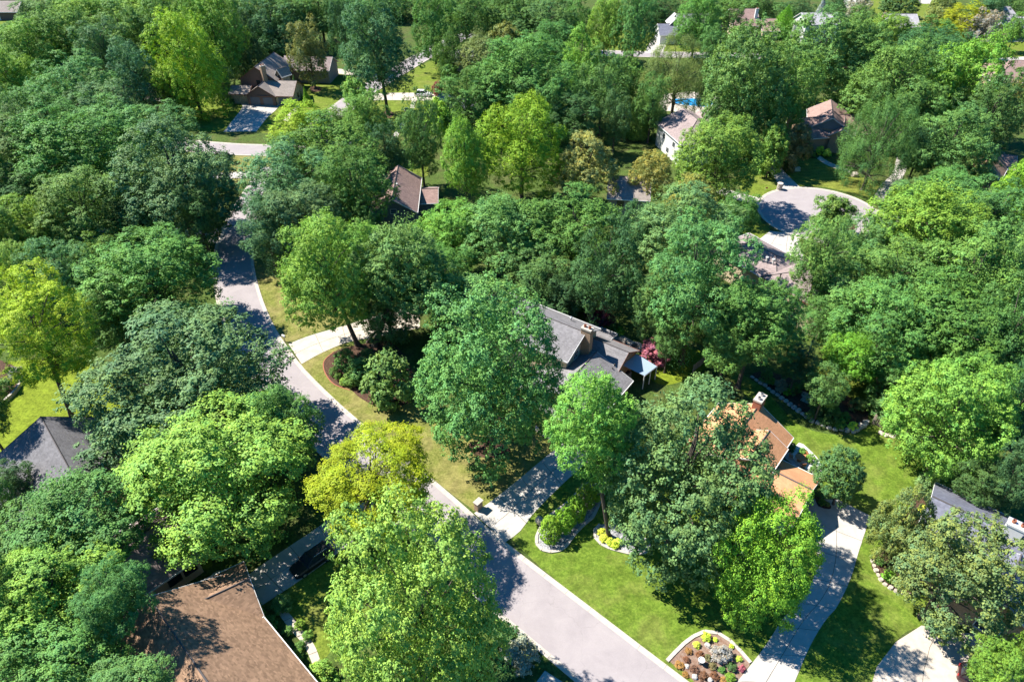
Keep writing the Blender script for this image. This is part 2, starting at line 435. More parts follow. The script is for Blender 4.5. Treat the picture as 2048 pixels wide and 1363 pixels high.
street('street', [(650, 268), (700, 225), (740, 193), (773, 171), (810, 148), (846, 126), (885, 104), (905, 92), (960, 70)], 7.0, zr=.038)
street('street', [(1180, 112), (1230, 113), (1300, 115), (1420, 117), (1560, 120)], 7.0)
# cul-de-sac
cc = P(1640, 428); cr = 12.3
mb = MB(); mb.face([(cc.x + cr * math.cos(a * math.pi / 24), cc.y + cr * math.sin(a * math.pi / 24), .042) for a in range(48)])
tag(mb.build('street', 'asphalt'), kind='structure')
kb = empty('kerb', cc); tag(kb, kind='structure')
for a in range(48):
    if 40 <= a or a < 1: continue
    w0, w1 = a * math.pi / 24 + .002, (a + 1) * math.pi / 24 - .002
    pr = [(cr + .3, 0), (cr + .3, .10), (cr + .1, .11), (cr, .065), (cr - .35, .055), (cr - .35, 0)]
    MB().hull8([(r * math.cos(w1), r * math.sin(w1), z) for r, z in pr], [(r * math.cos(w0), r * math.sin(w0), z) for r, z in pr]).build('kerb_section', 'kerb', kb)
strip('street', [(1690, 440), (1740, 462), (1800, 500), (1880, 560)], [(1738, 415), (1790, 430), (1850, 465), (1940, 520)], .036, 'asphalt')
ic = P(1668, 447)
kb = empty('island_kerb', ic); tag(kb, kind='structure')
for a in range(24):
    w0, w1 = a * math.pi / 12 + .004, (a + 1) * math.pi / 12 - .004
    pr = [(4.0, 0), (4.0, .14), (4.3, .14), (4.35, 0)]
    MB().hull8([(r * math.cos(w0), r * math.sin(w0), z) for r, z in pr], [(r * math.cos(w1), r * math.sin(w1), z) for r, z in pr]).build('kerb_section', 'kerb', kb)
mb = MB(); mb.face([(ic.x + 4 * math.cos(a * math.pi / 16), ic.y + 4 * math.sin(a * math.pi / 16), .1) for a in range(32)])
tag(mb.build('island_bed', 'mulch'), kind='structure')

# ------------------------------------------------------------------ drives and paths
slab_drive('driveway', [(577, 688), (620, 671), (700, 648), (770, 626), (840, 612)], [(603, 728), (645, 705), (700, 683), (765, 672), (840, 655)], 2, 4.2, 'concrete_warm')
slab_drive('driveway', [(948, 1026), (985, 1000), (1022, 971), (1104, 903), (1160, 858)], [(1010, 1084), (1040, 1062), (1070, 1023), (1128, 965), (1195, 905)], 2, 3.9)
slab_drive('driveway', [(1430, 1420), (1474, 1363), (1529, 1293), (1567, 1235), (1618, 1176), (1633, 1122), (1630, 1070), (1606, 990)], [(1560, 1430), (1589, 1363), (1621, 1289), (1652, 1238), (1673, 1214), (1700, 1159), (1718, 1100), (1738, 1040)], 2, 3.7)
sheet('driveway_turnaround', [(1614, 997), (1676, 999), (1744, 1033), (1736, 1052), (1640, 1050)], .06, 'concrete')
slab_drive('driveway', [(1734, 1400), (1752, 1335), (1775, 1303), (1809, 1265), (1843, 1250)], [(2060, 1420), (2040, 1370), (2010, 1330), (1985, 1295), (1955, 1268)], 3, 9, 'concrete_warm')
slab_drive('driveway', [(870, 1020), (790, 990), (690, 1020), (620, 1065), (530, 1125), (455, 1180)], [(900, 1040), (850, 1050), (745, 1055), (690, 1095), (600, 1160), (505, 1222)], 2, 4.0)
slab_drive('driveway', [(478, 205), (485, 214), (470, 235), (447, 264)], [(561, 209), (551, 221), (535, 235), (513, 263)], 3, 4.5, 'concrete')
slab_drive('driveway', [(720, 190), (751, 187), (830, 186), (880, 190)], [(720, 204), (751, 201), (830, 201), (880, 203)], 2, 4.5, 'concrete_warm')
slab_drive('driveway', [(1523, 312), (1540, 340), (1564, 381)], [(1550, 316), (1570, 345), (1602, 376)], 2, 4.5)
slab_drive('driveway', [(1436, 373), (1475, 385), (1528, 398)], [(1430, 386), (1470, 398), (1520, 414)], 1, 4.5)
slab_drive('driveway', [(1745, 398), (1760, 372), (1785, 345), (1795, 305)], [(1768, 412), (1780, 385), (1806, 355), (1822, 308)], 2, 4.5)
slab_drive('driveway', [(1596, 468), (1600, 490), (1612, 530)], [(1540, 462), (1515, 482), (1495, 505)], 3, 5)
slab_drive('driveway', [(455, 455), (420, 458), (300, 455), (125, 458)], [(440, 488), (420, 485), (300, 478), (120, 478)], 1, 5)
slab_drive('driveway', [(540, 340), (480, 344), (385, 348)], [(520, 356), (480, 357), (385, 358)], 1, 5)
slab_drive('driveway', [(640, 135), (700, 140), (790, 150)], [(640, 143), (700, 151), (770, 163)], 1, 5, 'concrete_warm')
slab_drive('driveway', [(1968, 118), (2060, 113)], [(1968, 124), (2060, 122)], 1, 7)
slab_drive('driveway', [(1990, 80), (2020, 70), (2060, 60)], [(1990, 85), (2030, 84), (2060, 84)], 1, 7)
slab_drive('driveway', [(1685, -6), (1690, 10), (1695, 17)], [(1730, -6), (1722, 10), (1715, 17)], 1, 7)
slab_drive('driveway', [(1835, -4), (1840, 8)], [(1865, -4), (1860, 8)], 1, 7)
slab_drive('driveway', [(1310, 72), (1300, 85), (1290, 106)], [(1345, 72), (1335, 85), (1325, 107)], 1, 7)
slab_drive('walkway', [(824, 201), (822, 208), (820, 216)], [(833, 201), (830, 209), (829, 217)], 1, 1.8, 'concrete_warm')
slab_drive('walkway', [(806, 243), (795, 255), (785, 272)], [(813, 245), (803, 258), (795, 275)], 1, 1.8)
slab_drive('walkway', [(1640, 312), (1660, 325), (1700, 340)], [(1634, 317), (1655, 331), (1700, 347)], 1, 1.8, 'concrete_warm')
slab_drive('walkway', [(556, 1225), (580, 1258), (608, 1290), (626, 1330)], [(572, 1218), (600, 1252), (628, 1288), (642, 1324)], 1, 1.3, 'concrete_warm')
slab_drive('walkway', [(420, 1152), (432, 1142), (452, 1140), (480, 1150)], [(428, 1160), (437, 1152), (452, 1149), (470, 1160)], 1, 1.2, 'concrete_warm')
slab_drive('walkway', [(595, 210), (580, 225), (565, 240)], [(603, 212), (588, 228), (575, 243)], 1, 1.5, 'concrete_warm')
slab_drive('walkway', [(1072, 850), (1085, 862), (1105, 870)], [(1068, 858), (1082, 870), (1100, 878)], 1, 1.3, 'concrete_warm')

# ------------------------------------------------------------------ trees
def unit(a): return a / np.maximum(np.linalg.norm(a, axis=1, keepdims=True), 1e-9)
def leaves_mesh(name, pos, nrm, size, tone, tint, rng, slim=.6):
    """one kite-shaped leaf (two triangles) per position"""
    n = len(pos)
    t = unit(np.cross(nrm, unit(rng.normal(size=(n, 3))))); b = np.cross(nrm, t)
    s = size[:, None]
    v = np.empty((n, 4, 3), np.float32)
    v[:, 0] = pos - t * s * .5; v[:, 2] = pos + t * s * .5 - nrm * s * .12
    v[:, 1] = pos + b * s * .5 * slim + nrm * s * .08; v[:, 3] = pos - b * s * .5 * slim + nrm * s * .08
    me = bpy.data.meshes.new(name)
    me.vertices.add(n * 4); me.vertices.foreach_set('co', v.reshape(-1))
    me.loops.add(n * 4); me.loops.foreach_set('vertex_index', np.arange(n * 4, dtype=np.int32))
    me.polygons.add(n); me.polygons.foreach_set('loop_start', np.arange(0, n * 4, 4, dtype=np.int32))
    me.polygons.foreach_set('loop_total', np.full(n, 4, np.int32))
    for nm, arr in (('tone', tone), ('tint', tint)):
        a = me.attributes.new(nm, 'FLOAT', 'FACE'); a.data.foreach_set('value', np.clip(arr, 0, 1).astype(np.float32))
    me.update(calc_edges=True); me.validate()
    me.materials.append(MATS['leaf'])
    return me
def fib(n, rng, jit=.35):
    i = np.arange(n) + .5; ph = np.arccos(1 - 2 * i / n); th = np.pi * (1 + 5 ** .5) * i
    d = np.stack([np.cos(th) * np.sin(ph), np.sin(th) * np.sin(ph), np.cos(ph)], 1)
    return unit(d + rng.normal(size=d.shape) * jit * (4 / n) ** .5)
def broad_crown(name, seed, nl=46, lobe=.30, ncl=50, clump=.045, nlf=23, leaf=.031, flat=.65, upw=.7, slim=.62,
                shape='round', inner=1.7, gaps=.08, tint0=.45, tintv=.2, tips=0.0, wild=.16):
    """crown of lobes > clumps > leaves inside a unit sphere; returns the leaf mesh and the lobe centres"""
    rng = np.random.default_rng(seed)
    d = fib(nl, rng)
    d = d[d[:, 2] > -.82]; d = d[rng.random(len(d)) > gaps]
    r = .74 + rng.normal(size=len(d)) * wild * .6
    lr = lobe * rng.uniform(.75, 1.25, len(d))
    c = d * np.clip(r, .45, .95)[:, None]
    z = c[:, 2]
    if shape == 'egg': c[:, :2] *= (1.0 - .28 * np.clip(z, 0, 1))[:, None]
    if shape == 'vase': c[:, :2] *= (.78 + .34 * np.clip(z + .5, 0, 1))[:, None]
    if shape == 'dome': c[:, 2] = np.where(z < 0, z * .8, z * 1.0); c[:, :2] *= (1.06 - .12 * np.abs(z))[:, None]
    if shape == 'cone': c[:, :2] *= np.clip(1.05 - .62 * (z + .4), .25, 1.1)[:, None]
    # a few lobes inside the crown keep it from being hollow
    ci = rng.normal(size=(int(nl * .35), 3)) * .24; lri = np.full(len(ci), lobe * 1.15)
    lt = rng.random(len(c)); lw = rng.normal(size=len(c)) * .5
    pos = []; nrm = []; tone = []; tint = []
    for k in range(len(c)):
        out = c[k] / np.linalg.norm(c[k])
        m = int(ncl * (lr[k] / lobe) ** 1.6)
        q = unit(rng.normal(size=(m, 3)) + out * .75 + np.array([0, 0, .30]))
        cc_ = c[k] + q * (lr[k] * rng.uniform(.62, 1.08, (m, 1))) * np.array([1, 1, .82])
        csz = clump * rng.uniform(.7, 1.35, m); ct = rng.random(m); cw = rng.normal(size=m)
        nn = rng.poisson(nlf, m)
        idx = np.repeat(np.arange(m), nn)
        off = rng.normal(size=(len(idx), 3)) * csz[idx][:, None] * .52 * np.array([1, 1, flat])
        p = cc_[idx] + off
        nv = unit(q[idx] * .75 + np.array([0, 0, upw]) + unit(off) * .6 + rng.normal(size=p.shape) * .3)
        pos.append(p); nrm.append(nv)
        tone.append(.5 + (lt[k] - .5) * .35 + (ct[idx] - .5) * .4 + rng.normal(size=len(idx)) * .15)
        tw = tint0 + tintv * (lw[k] * .6 + cw[idx] * .6 + rng.normal(size=len(idx)) * .4)
        if tips > 0: tw = tw + tips * (np.linalg.norm(off, axis=1) > csz[idx] * .9)
        tint.append(tw)
    for k in range(len(ci)):
        m = int(nlf * ncl * .35 * inner)
        p = ci[k] + unit(rng.normal(size=(m, 3))) * lri[k] * rng.uniform(.5, 1.1, (m, 1))
        pos.append(p); nrm.append(unit(rng.normal(size=(m, 3)) + np.array([0, 0, .6])))
        tone.append(rng.uniform(.2, .8, m)); tint.append(tint0 + tintv * rng.normal(size=m) * .6)
    pos = np.concatenate(pos); nrm = np.concatenate(nrm); tone = np.concatenate(tone); tint = np.concatenate(tint)
    # bring the crown to unit size across and along, so that its outline is the one asked for
    hx = np.quantile(np.linalg.norm(pos[:, :2], axis=1), .985); cz = (np.quantile(pos[:, 2], .99) + np.quantile(pos[:, 2], .01)) / 2
    hz = (np.quantile(pos[:, 2], .99) - np.quantile(pos[:, 2], .01)) / 2
    k_ = np.array([1 / hx, 1 / hx, 1 / hz]); pos = (pos - np.array([0, 0, cz])) * k_; c = (c - np.array([0, 0, cz])) * k_
    size = leaf * rng.uniform(.7, 1.3, len(pos))
    return leaves_mesh(name, pos, nrm, size, tone, tint, rng, slim), c
def conifer_crown(name, seed, tiers=26, leaf=.05, n=16000, droop=.25, power=1.0, dense=False):
    """tiered needle sprays on a cone from z=-1 to z=1"""
    rng = np.random.default_rng(seed)
    t = 1 - np.sqrt(rng.random(n)); t = np.clip(t, 0, 1)
    if not dense: t = (np.floor(t * tiers) + rng.uniform(.0, .55, n)) / tiers
    z = -1 + 2 * t
    rm = (1 - t) ** power * (1 if not dense else 1)
    if dense: rm = np.sqrt(np.clip(1 - (2 * t - .62) ** 2 / 1.9, .0, 1)) * np.clip((1.02 - t) * 2.2, 0, 1) ** .6
    a = rng.random(n) * 2 * np.pi
    lob = 1 + .16 * np.sin(a * 7 + np.floor(t * tiers) * 2.3) + .1 * np.sin(a * 13 + t * 40)
    u = rng.random(n) ** (.35 if not dense else .18)
    r = rm * u * lob
    pos = np.stack([r * np.cos(a), r * np.sin(a), z - droop * r * .35], 1) + rng.normal(size=(n, 3)) * .02
    out = np.stack([np.cos(a), np.sin(a), np.zeros(n)], 1)
    nrm = unit(out * (.7 if not dense else 1.2) + np.array([0, 0, .7 if not dense else .35]) + rng.normal(size=(n, 3)) * .45)
    tone = .5 + .25 * np.sin(a * 7 + np.floor(t * tiers) * 2.3) + rng.normal(size=n) * .18
    return leaves_mesh(name, pos, nrm, leaf * rng.uniform(.7, 1.4, n), tone, .45 + rng.normal(size=n) * .18, rng, .45), None
def branch_mesh(name, lobes, seed, start=-.95):
    """limbs that fan out from the top of the trunk to the lobes of a crown"""
    rng = random.Random(seed); mb = MB()
    mb.tube([(0, 0, start), (.02, .01, -.4), (-.01, .02, .1), (.02, 0, .5)], [.055, .05, .034, .012], 7)
    for k, c in enumerate(lobes):
        if k % 2 and len(lobes) > 24: continue
        c = Vector(c); z0 = max(start + .1, min(.2, c.z * .6 - .45 + rng.uniform(-.1, .1)))
        a = Vector((.01, .01, z0)); m = a.lerp(c, .5) + Vector((rng.uniform(-.06, .06), rng.uniform(-.06, .06), rng.uniform(.0, .10)))
        mb.tube([a, a.lerp(m, .5) + Vector((0, 0, -.01)), m, c], [.026, .02, .014, .005], 5)
    return mb.mesh(name, 'bark')
def trunk_mesh(name, seed):
    """unit trunk, z 0..1, flared foot and a slight wander"""
    rng = random.Random(seed); n = 9; mb = MB(); wx = rng.uniform(-.25, .25); wy = rng.uniform(-.25, .25)
    prof = [(1.75, 0), (1.3, .04), (1.08, .12), (1.0, .3), (.94, .5), (.88, .75), (.8, 1.0)]
    i0 = 0
    for r, z in prof:
        for j in range(n):
            an = 2 * math.pi * j / n; rr = r * (1 + .08 * math.sin(an * 3 + seed) * (1.6 - z))
            mb.v.append((wx * math.sin(z * 3.1) + rr * math.cos(an), wy * math.sin(z * 3.1) + rr * math.sin(an), z))
    for k in range(len(prof) - 1):
        for j in range(n):
            q = (j + 1) % n; mb.f.append((k * n + j, k * n + q, (k + 1) * n + q, (k + 1) * n + j))
    mb.f.append(tuple(reversed(range(n)))); mb.f.append(tuple((len(prof) - 1) * n + j for j in range(n)))
    me = mb.mesh(name, 'bark')
    for p in me.polygons: p.use_smooth = True
    return me
TR = [trunk_mesh('trunk', s) for s in range(4)]
PROTO = {}
def add(kind, builder, *a, **k):
    me, lobes = builder('crown', *a, **k)
    br = branch_mesh('branches', lobes, a[0]) if lobes is not None else None
    PROTO.setdefault(kind, []).append((me, br))
for s in range(4): add('maple', broad_crown, 10 + s, nl=50, shape=('round', 'egg', 'dome', 'round')[s])
for s in range(3): add('oak', broad_crown, 30 + s, nl=64, lobe=.24, ncl=44, clump=.042, nlf=21, leaf=.029, wild=.24, gaps=.14, flat=.55, shape=('round', 'vase', 'dome')[s], tint0=.35)
for s in range(2): add('linden', broad_crown, 50 + s, nl=44, lobe=.28, ncl=46, clump=.05, nlf=22, leaf=.031, wild=.12, gaps=.04, upw=.8, shape=('egg', 'round')[s], tint0=.5, tips=.25)
for s in range(2): add('locust', broad_crown, 60 + s, nl=64, lobe=.24, ncl=34, clump=.06, nlf=28, leaf=.034, wild=.18, gaps=.06, flat=.35, upw=1.2, slim=.4, shape='vase', tint0=.6, inner=.7)
for s in range(2): add('seeded', broad_crown, 70 + s, nl=56, lobe=.24, ncl=38, clump=.042, nlf=24, leaf=.034, wild=.18, gaps=.1, shape=('round', 'egg')[s], tint0=.42, tintv=.35, tips=.22)
add('willow', broad_crown, 80, nl=60, lobe=.22, ncl=24, clump=.05, nlf=36, leaf=.03, wild=.14, flat=1.6, upw=.3, slim=.3, tint0=.45)
for s in range(2): add('small', broad_crown, 90 + s, nl=30, lobe=.36, ncl=18, clump=.11, nlf=26, leaf=.075, shape=('round', 'egg')[s])
for s in range(3): add('shrub', broad_crown, 100 + s, nl=18, lobe=.44, ncl=12, clump=.16, nlf=18, leaf=.12, shape='dome', gaps=0, inner=.6, wild=.1)
add('ball', broad_crown, 110, nl=60, lobe=.26, ncl=16, clump=.06, nlf=26, leaf=.055, gaps=0, wild=.05, inner=.5)
for s in range(2): add('spruce', conifer_crown, 120 + s, leaf=.075)
add('arbor', conifer_crown, 130, tiers=40, leaf=.06, n=14000, dense=True, droop=-.2)

COL = {  # base colour of the leaves
 'mid': (.056, .119, .028), 'blue': (.056, .114, .042), 'light': (.082, .158, .026), 'lime': (.105, .188, .020), 'yellow': (.125, .172, .012),
 'dark': (.038, .082, .026), 'olive': (.085, .118, .036), 'gold': (.125, .14, .04), 'brown': (.085, .08, .035), 'purple': (.085, .022, .04),
 'pink': (.17, .06, .08), 'bluegrey': (.11, .15, .14), 'rust': (.085, .048, .03), 'orange': (.17, .10, .035), 'hedge': (.115, .205, .02), 'fresh': (.085, .185, .018), 'grey': (.13, .14, .11), 'hosta': (.26, .34, .04), 'red': (.11, .03, .035)}
WORD = {'mid': 'green', 'blue': 'bluish green', 'light': 'light green', 'lime': 'bright lime green', 'yellow': 'yellow green', 'dark': 'dark green', 'olive': 'olive green', 'gold': 'golden tipped green',
        'brown': 'brownish green', 'purple': 'dark purple', 'pink': 'pink leaved', 'bluegrey': 'blue grey', 'rust': 'rusty brown', 'orange': 'orange brown', 'fresh': 'fresh green', 'hedge': 'bright green', 'grey': 'grey green', 'hosta': 'yellow lime', 'red': 'red'}
cnt = {}
def tree(cx, cy, rx, ry, kind, tone, label=None, group=None, clear=None, base=None, name=None, cat='tree', rz_lim=(.62, 1.9)):
    """a tree from the outline of its crown in the photo: centre and half-sizes in pixels. The height of the crown's
    centre comes from its own size and a clear trunk (or from the foot of the trunk, when that shows)."""
    i = cnt.get(kind, 0); cnt[kind] = i + 1
    me, br = PROTO[kind][i % len(PROTO[kind])]
    clear0 = 3.5 if clear is None else clear
    hc = 9.0; cy0 = cy
    for _ in range(8):
        c = P(cx, cy, hc); D = dist(c); th = math.asin((CAMH - hc) / D)
        dp = depth(c); rr = rx * dp / F; ra = ry * dp / F
        q = (ra * ra - (rr * math.sin(th)) ** 2) / math.cos(th) ** 2
        rz = math.sqrt(max(q, 0)); rz = min(max(rz, rr * rz_lim[0]), rr * rz_lim[1])
        # a round crown seen from above cannot look flatter than this: keep the traced top of its outline
        cy = cy0 + max(0.0, math.sqrt((rz * math.cos(th)) ** 2 + (rr * math.sin(th)) ** 2) * F / dp - ry)
        hc = clear0 + rz
    if base is not None:
        b = P(*base); best = None
        for k in range(20, 300):
            h = k * .1; q = P(cx, cy, h); e = (Vector((q.x, q.y, 0)) - b).length
            if best is None or e < best[0]: best = (e, h)
        hc = max(best[1], rz * .75); c = P(cx, cy, hc); rr = rx * depth(c) / F
        foot = b
    else:
        foot = Vector((c.x, c.y, 0))
    big = kind not in ('shrub', 'ball', 'small', 'arbor', 'spruce')
    nm = name or {'maple': 'maple_tree', 'oak': 'oak_tree', 'linden': 'linden_tree', 'locust': 'honey_locust_tree', 'seeded': 'ash_tree', 'willow': 'willow_tree', 'small': 'small_tree', 'shrub': 'shrub',
                  'ball': 'ball_tree', 'spruce': 'spruce_tree', 'arbor': 'arborvitae'}[kind]
    root = empty(nm, foot, 0, label, cat, group)
    a = random.uniform(0, 6.28)
    off = c - foot; off.z = hc
    col = COL[tone]; jit = [random.uniform(.86, 1.14) for _ in range(2)]
    G = 2.3
    col = (G * col[0] * jit[0] * jit[1], G * col[1] * jit[1], G * col[2] * jit[1] * random.uniform(.85, 1.2), 1)
    s2 = random.uniform(.94, 1.06)
    f = 1.0                      # the leaves reach a little past the unit sphere
    sc = (rr * f * s2, rr * f / s2, rz * f)
    k = link_mesh('crown', me, root, off, (random.uniform(-.08, .08), random.uniform(-.08, .08), a), sc); k.color = col
    if kind in ('shrub', 'arbor') and cat != 'tree':
        st = MB().tube([(0, 0, 0), (off.x * .5, off.y * .5, hc * .5), (off.x, off.y, hc)], [max(.03, rr * .05), max(.02, rr * .04), .01], 6).build('stem', 'bark', root)
        return root
    tr = max(.10, min(.42, rr * .045)) if kind != 'small' else max(.06, rr * .04)
    top = max(hc - rz * .55, hc * .35) if br else hc + rz * .6
    t = link_mesh('trunk', TR[i % 4], root, (0, 0, 0), (0, 0, a), (tr, tr, top))
    # lean the trunk towards the crown
    if off.xy.length > .3:
        lean = Vector((off.x, off.y, hc)); t.rotation_mode = 'QUATERNION'
        t.rotation_quaternion = Vector((0, 0, 1)).rotation_difference(lean.normalized()) @ Matrix.Rotation(a, 3, 'Z').to_quaternion()
        t.scale = (tr, tr, top * lean.length / hc)
    if br: link_mesh('branches', br, root, off, (0, 0, a), (rr * .9, rr * .9, rz * .9))
    return root

# zones of wood: the words that place their trees
Z = {
 'A': ('in the wood around the three-door garage house', 'trees around the three-door garage house'),
 'B': ('in the dense wood west of the bending street', 'trees of the wood west of the street'),
 'C': ('in the grove between the bending street and the dark-sided house', 'trees of the grove by the bending street'),
 'D': ('in the grove behind the grey-roofed house with the tall chimney', 'trees behind the grey-roofed house'),
 'E': ('in the wood right behind the fence and the rock garden', 'trees behind the picket fence'),
 'F': ('in the wood between the swimming pool and the white houses', 'trees past the swimming pool'),
 'G': ('among the houses across the street past the pool', 'trees across the pool street'),
 'H': ('between the white car and the white-sided house', 'trees past the white car'),
 'I': ('around the turning circle', 'trees around the turning circle'),
 'J': ('by the brown-shingled house and the grey hip-roofed house', 'trees by the near houses across the street'),
}
KN = {'maple': 'maple', 'oak': 'oak', 'linden': 'linden', 'locust': 'honey locust', 'seeded': 'ash', 'willow': 'willow', 'small': 'small tree', 'shrub': 'bush', 'ball': 'ball tree', 'spruce': 'spruce', 'arbor': 'arborvitae'}
def zt(zone, rows):
    for r in rows:
        cx, cy, rx, ry, kind, tone = r[:6]
        ex = r[6] if len(r) > 6 else {}
        tree(cx, cy, rx * 1.06, ry * 1.03, kind, tone, f'{WORD[tone]} {KN[kind]} {Z[zone][0]}', f'{WORD[tone]} {KN[kind]} trees: {Z[zone][1]}', **ex)

# --- single trees that stand out
tree(830, 1225, 178, 205, 'maple', 'light', 'huge light green maple whose shadow falls across the wide straight street', clear=3)
tree(745, 948, 132, 100, 'locust', 'yellow', 'yellow-green honey locust over the street beside the black car drive', base=(713, 1103))
tree(425, 935, 190, 158, 'linden', 'light', 'huge bright green linden between the street and the tan brick house', rz_lim=(.5, 1.9))
tree(555, 855, 88, 90, 'maple', 'mid', 'dark round maple on the verge squeezed behind the huge bright linden')
tree(365, 738, 203, 150, 'maple', 'blue', 'widest blue-green maple leaning over the bend of the street')
tree(305, 552, 135, 98, 'maple', 'mid', 'broad green maple behind the widest blue-green maple')
tree(75, 655, 105, 112, 'locust', 'lime', 'lime green locust with a long bare leaning trunk on the lawn', base=(145, 836))
tree(982, 745, 150, 168, 'maple', 'mid', 'big dense green maple in front of the grey-roofed house', base=(985, 905))
tree(1185, 852, 97, 106, 'maple', 'light', 'light green oak on a bare trunk above the hedge bed', base=(1218, 1072))
tree(1375, 930, 178, 188, 'maple', 'blue', 'large blue-green oak shading the front lawn of the orange-roofed house')
tree(1535, 1112, 106, 138, 'linden', 'fresh', 'fresh green egg-shaped tree beside the long concrete drive', clear=1.5)
tree(1680, 943, 48, 56, 'ball', 'dark', 'neat dark ball-shaped tree at the head of the long drive', base=(1666, 1008))
tree(1908, 1140, 132, 132, 'seeded', 'olive', 'olive tree full of tan seed clusters before the navy roof', clear=2)
tree(1800, 1050, 60, 86, 'seeded', 'olive', 'narrow feathery olive tree beside the seed-laden tree', clear=1)
tree(1905, 832, 120, 125, 'maple', 'light', 'bright green maple beside the picket fence', base=(1855, 945))
tree(655, 545, 100, 112, 'maple', 'light', 'light green maple arching over the upper drive', base=(716, 690))
tree(800, 542, 106, 100, 'maple', 'mid', 'green maple with twin trunk beside the mulch bed', base=(750, 692))
tree(775, 628, 62, 75, 'oak', 'blue', 'slender blue-green oak hanging over the mulch bed', base=(735, 684))
tree(945, 610, 95, 72, 'maple', 'mid', 'green maple standing close behind the big dense maple')
tree(1645, 508, 68, 76, 'oak', 'mid', 'oak with a long bare trunk in front of the tan two-storey house', base=(1602, 657))
tree(1668, 432, 44, 42, 'small', 'mid', 'round bushy tree on the island of the turning circle', clear=.6)
tree(1440, 315, 90, 80, 'maple', 'light', 'round light green maple over the drive to the turning circle')
tree(1546, 300, 34, 44, 'small', 'light', 'small light green tree beside the drive with the stone pillar', clear=1.5)
tree(1590, 292, 34, 42, 'small', 'brown', 'brownish crab apple beside the house with tall front window', clear=.8)
tree(1758, 282, 76, 94, 'willow', 'mid', 'drooping pale birch in front of the pink-roofed gabled house', clear=1)
tree(372, 130, 76, 96, 'maple', 'lime', 'tall lime green maple on a bare trunk before the garage house', base=(404, 232))
tree(617, 102, 44, 58, 'seeded', 'olive', 'olive tree on a mulch ring beside the garage house', base=(631, 179))
tree(750, 82, 78, 84, 'oak', 'blue', 'tall dark oak on a bare trunk beside the white car drive', base=(776, 229))
tree(868, 64, 50, 74, 'oak', 'mid', 'slim green oak at the corner past the white car', base=(886, 146))
tree(1045, 287, 88, 92, 'linden', 'lime', 'vivid lime green tree behind the dark-sided house')
tree(930, 318, 52, 78, 'maple', 'light', 'upright green maple beside the vivid lime tree')
tree(1175, 328, 72, 64, 'seeded', 'gold', 'golden tipped ash between the vivid lime tree and hidden grey house')
tree(1300, 352, 46, 48, 'seeded', 'gold', 'golden tipped ash leaning on the hidden grey house')
tree(1385, 392, 58, 46, 'seeded', 'gold', 'golden tipped ash beside the round maple over the drive')
tree(1355, 148, 72, 72, 'willow', 'olive', 'feathery olive willow next to the swimming pool')
tree(1275, 232, 24, 52, 'arbor', 'mid', 'tall pointed arborvitae behind the white-sided house', clear=.2)
tree(1310, 702, 33, 28, 'small', 'pink', 'pink-leaved plum beside the fire pit', clear=.3)
tree(1200, 632, 30, 26, 'small', 'purple', 'dark purple plum in the shade behind the tall chimney', clear=.3)
tree(876, 177, 12, 14, 'small', 'red', 'red-leaved maple bush at the nose of the white car', clear=.2)
tree(778, 757, 57, 60, 'shrub', 'mid', 'big drooping evergreen shrub at the lawn end of the mulch bed', clear=0, cat='shrub', name='drooping_shrub')
tree(1790, 800, 62, 62, 'oak', 'mid', 'leafy oak with a huge pale leaning trunk beside the picket fence', base=(1772, 828))
tree(1640, 30, 20, 36, 'spruce', 'bluegrey', 'blue-grey spruce before the tall white house', clear=.3)
tree(1570, 42, 16, 32, 'arbor', 'fresh', 'bright pointed arborvitae between the brown-roofed and tall white houses', clear=.2)
tree(1800, 8, 36, 24, 'ball', 'dark', 'wide dark yew behind the low pale grey roof', clear=.2)
tree(1716, 16, 24, 22, 'small', 'grey', 'grey-green crab tree beside the short white drive', clear=.5)
tree(1925, 48, 44, 40, 'locust', 'yellow', 'yellow-green locust in front of the steep grey roof')
tree(590, 172, 12, 26, 'spruce', 'dark', 'small dark spruce by the garage house walk', clear=.2, name='young_spruce')
tree(612, 192, 10, 18, 'spruce', 'fresh', 'small fresh green spruce by the garage house walk', clear=.2, name='young_spruce')
tree(598, 235, 62, 32, 'linden', 'lime', 'low bright lime tree across from the garage house drive', clear=1)
tree(668, 240, 40, 28, 'maple', 'light', 'low light green maple beside the low bright lime tree', clear=1)
tree(1012, 90, 0.1 + 40, 38, 'small', 'olive', 'olive bushy tree beside the small grey pyramid roof', clear=1)
tree(1940, 448, 20, 12, 'small', 'red', 'red-leaved maple peeping out of the wood by the turning circle', base=(1935, 520))
tree(1935, 420, 26, 26, 'locust', 'yellow', 'small yellow tree above the red-leaved maple', clear=2)
tree(1995, 1325, 52, 52, 'maple', 'light', 'light green maple overhanging the round forecourt')
tree(2042, 1300, 30, 56, 'maple', 'light', 'narrow light green maple at the entrance of the navy-roofed house')
tree(235, 1400, 110, 90, 'maple', 'mid', 'tall maple added to shade the brown shingle roof', clear=7)  # added tree, mostly below the frame, put here to shade the roof
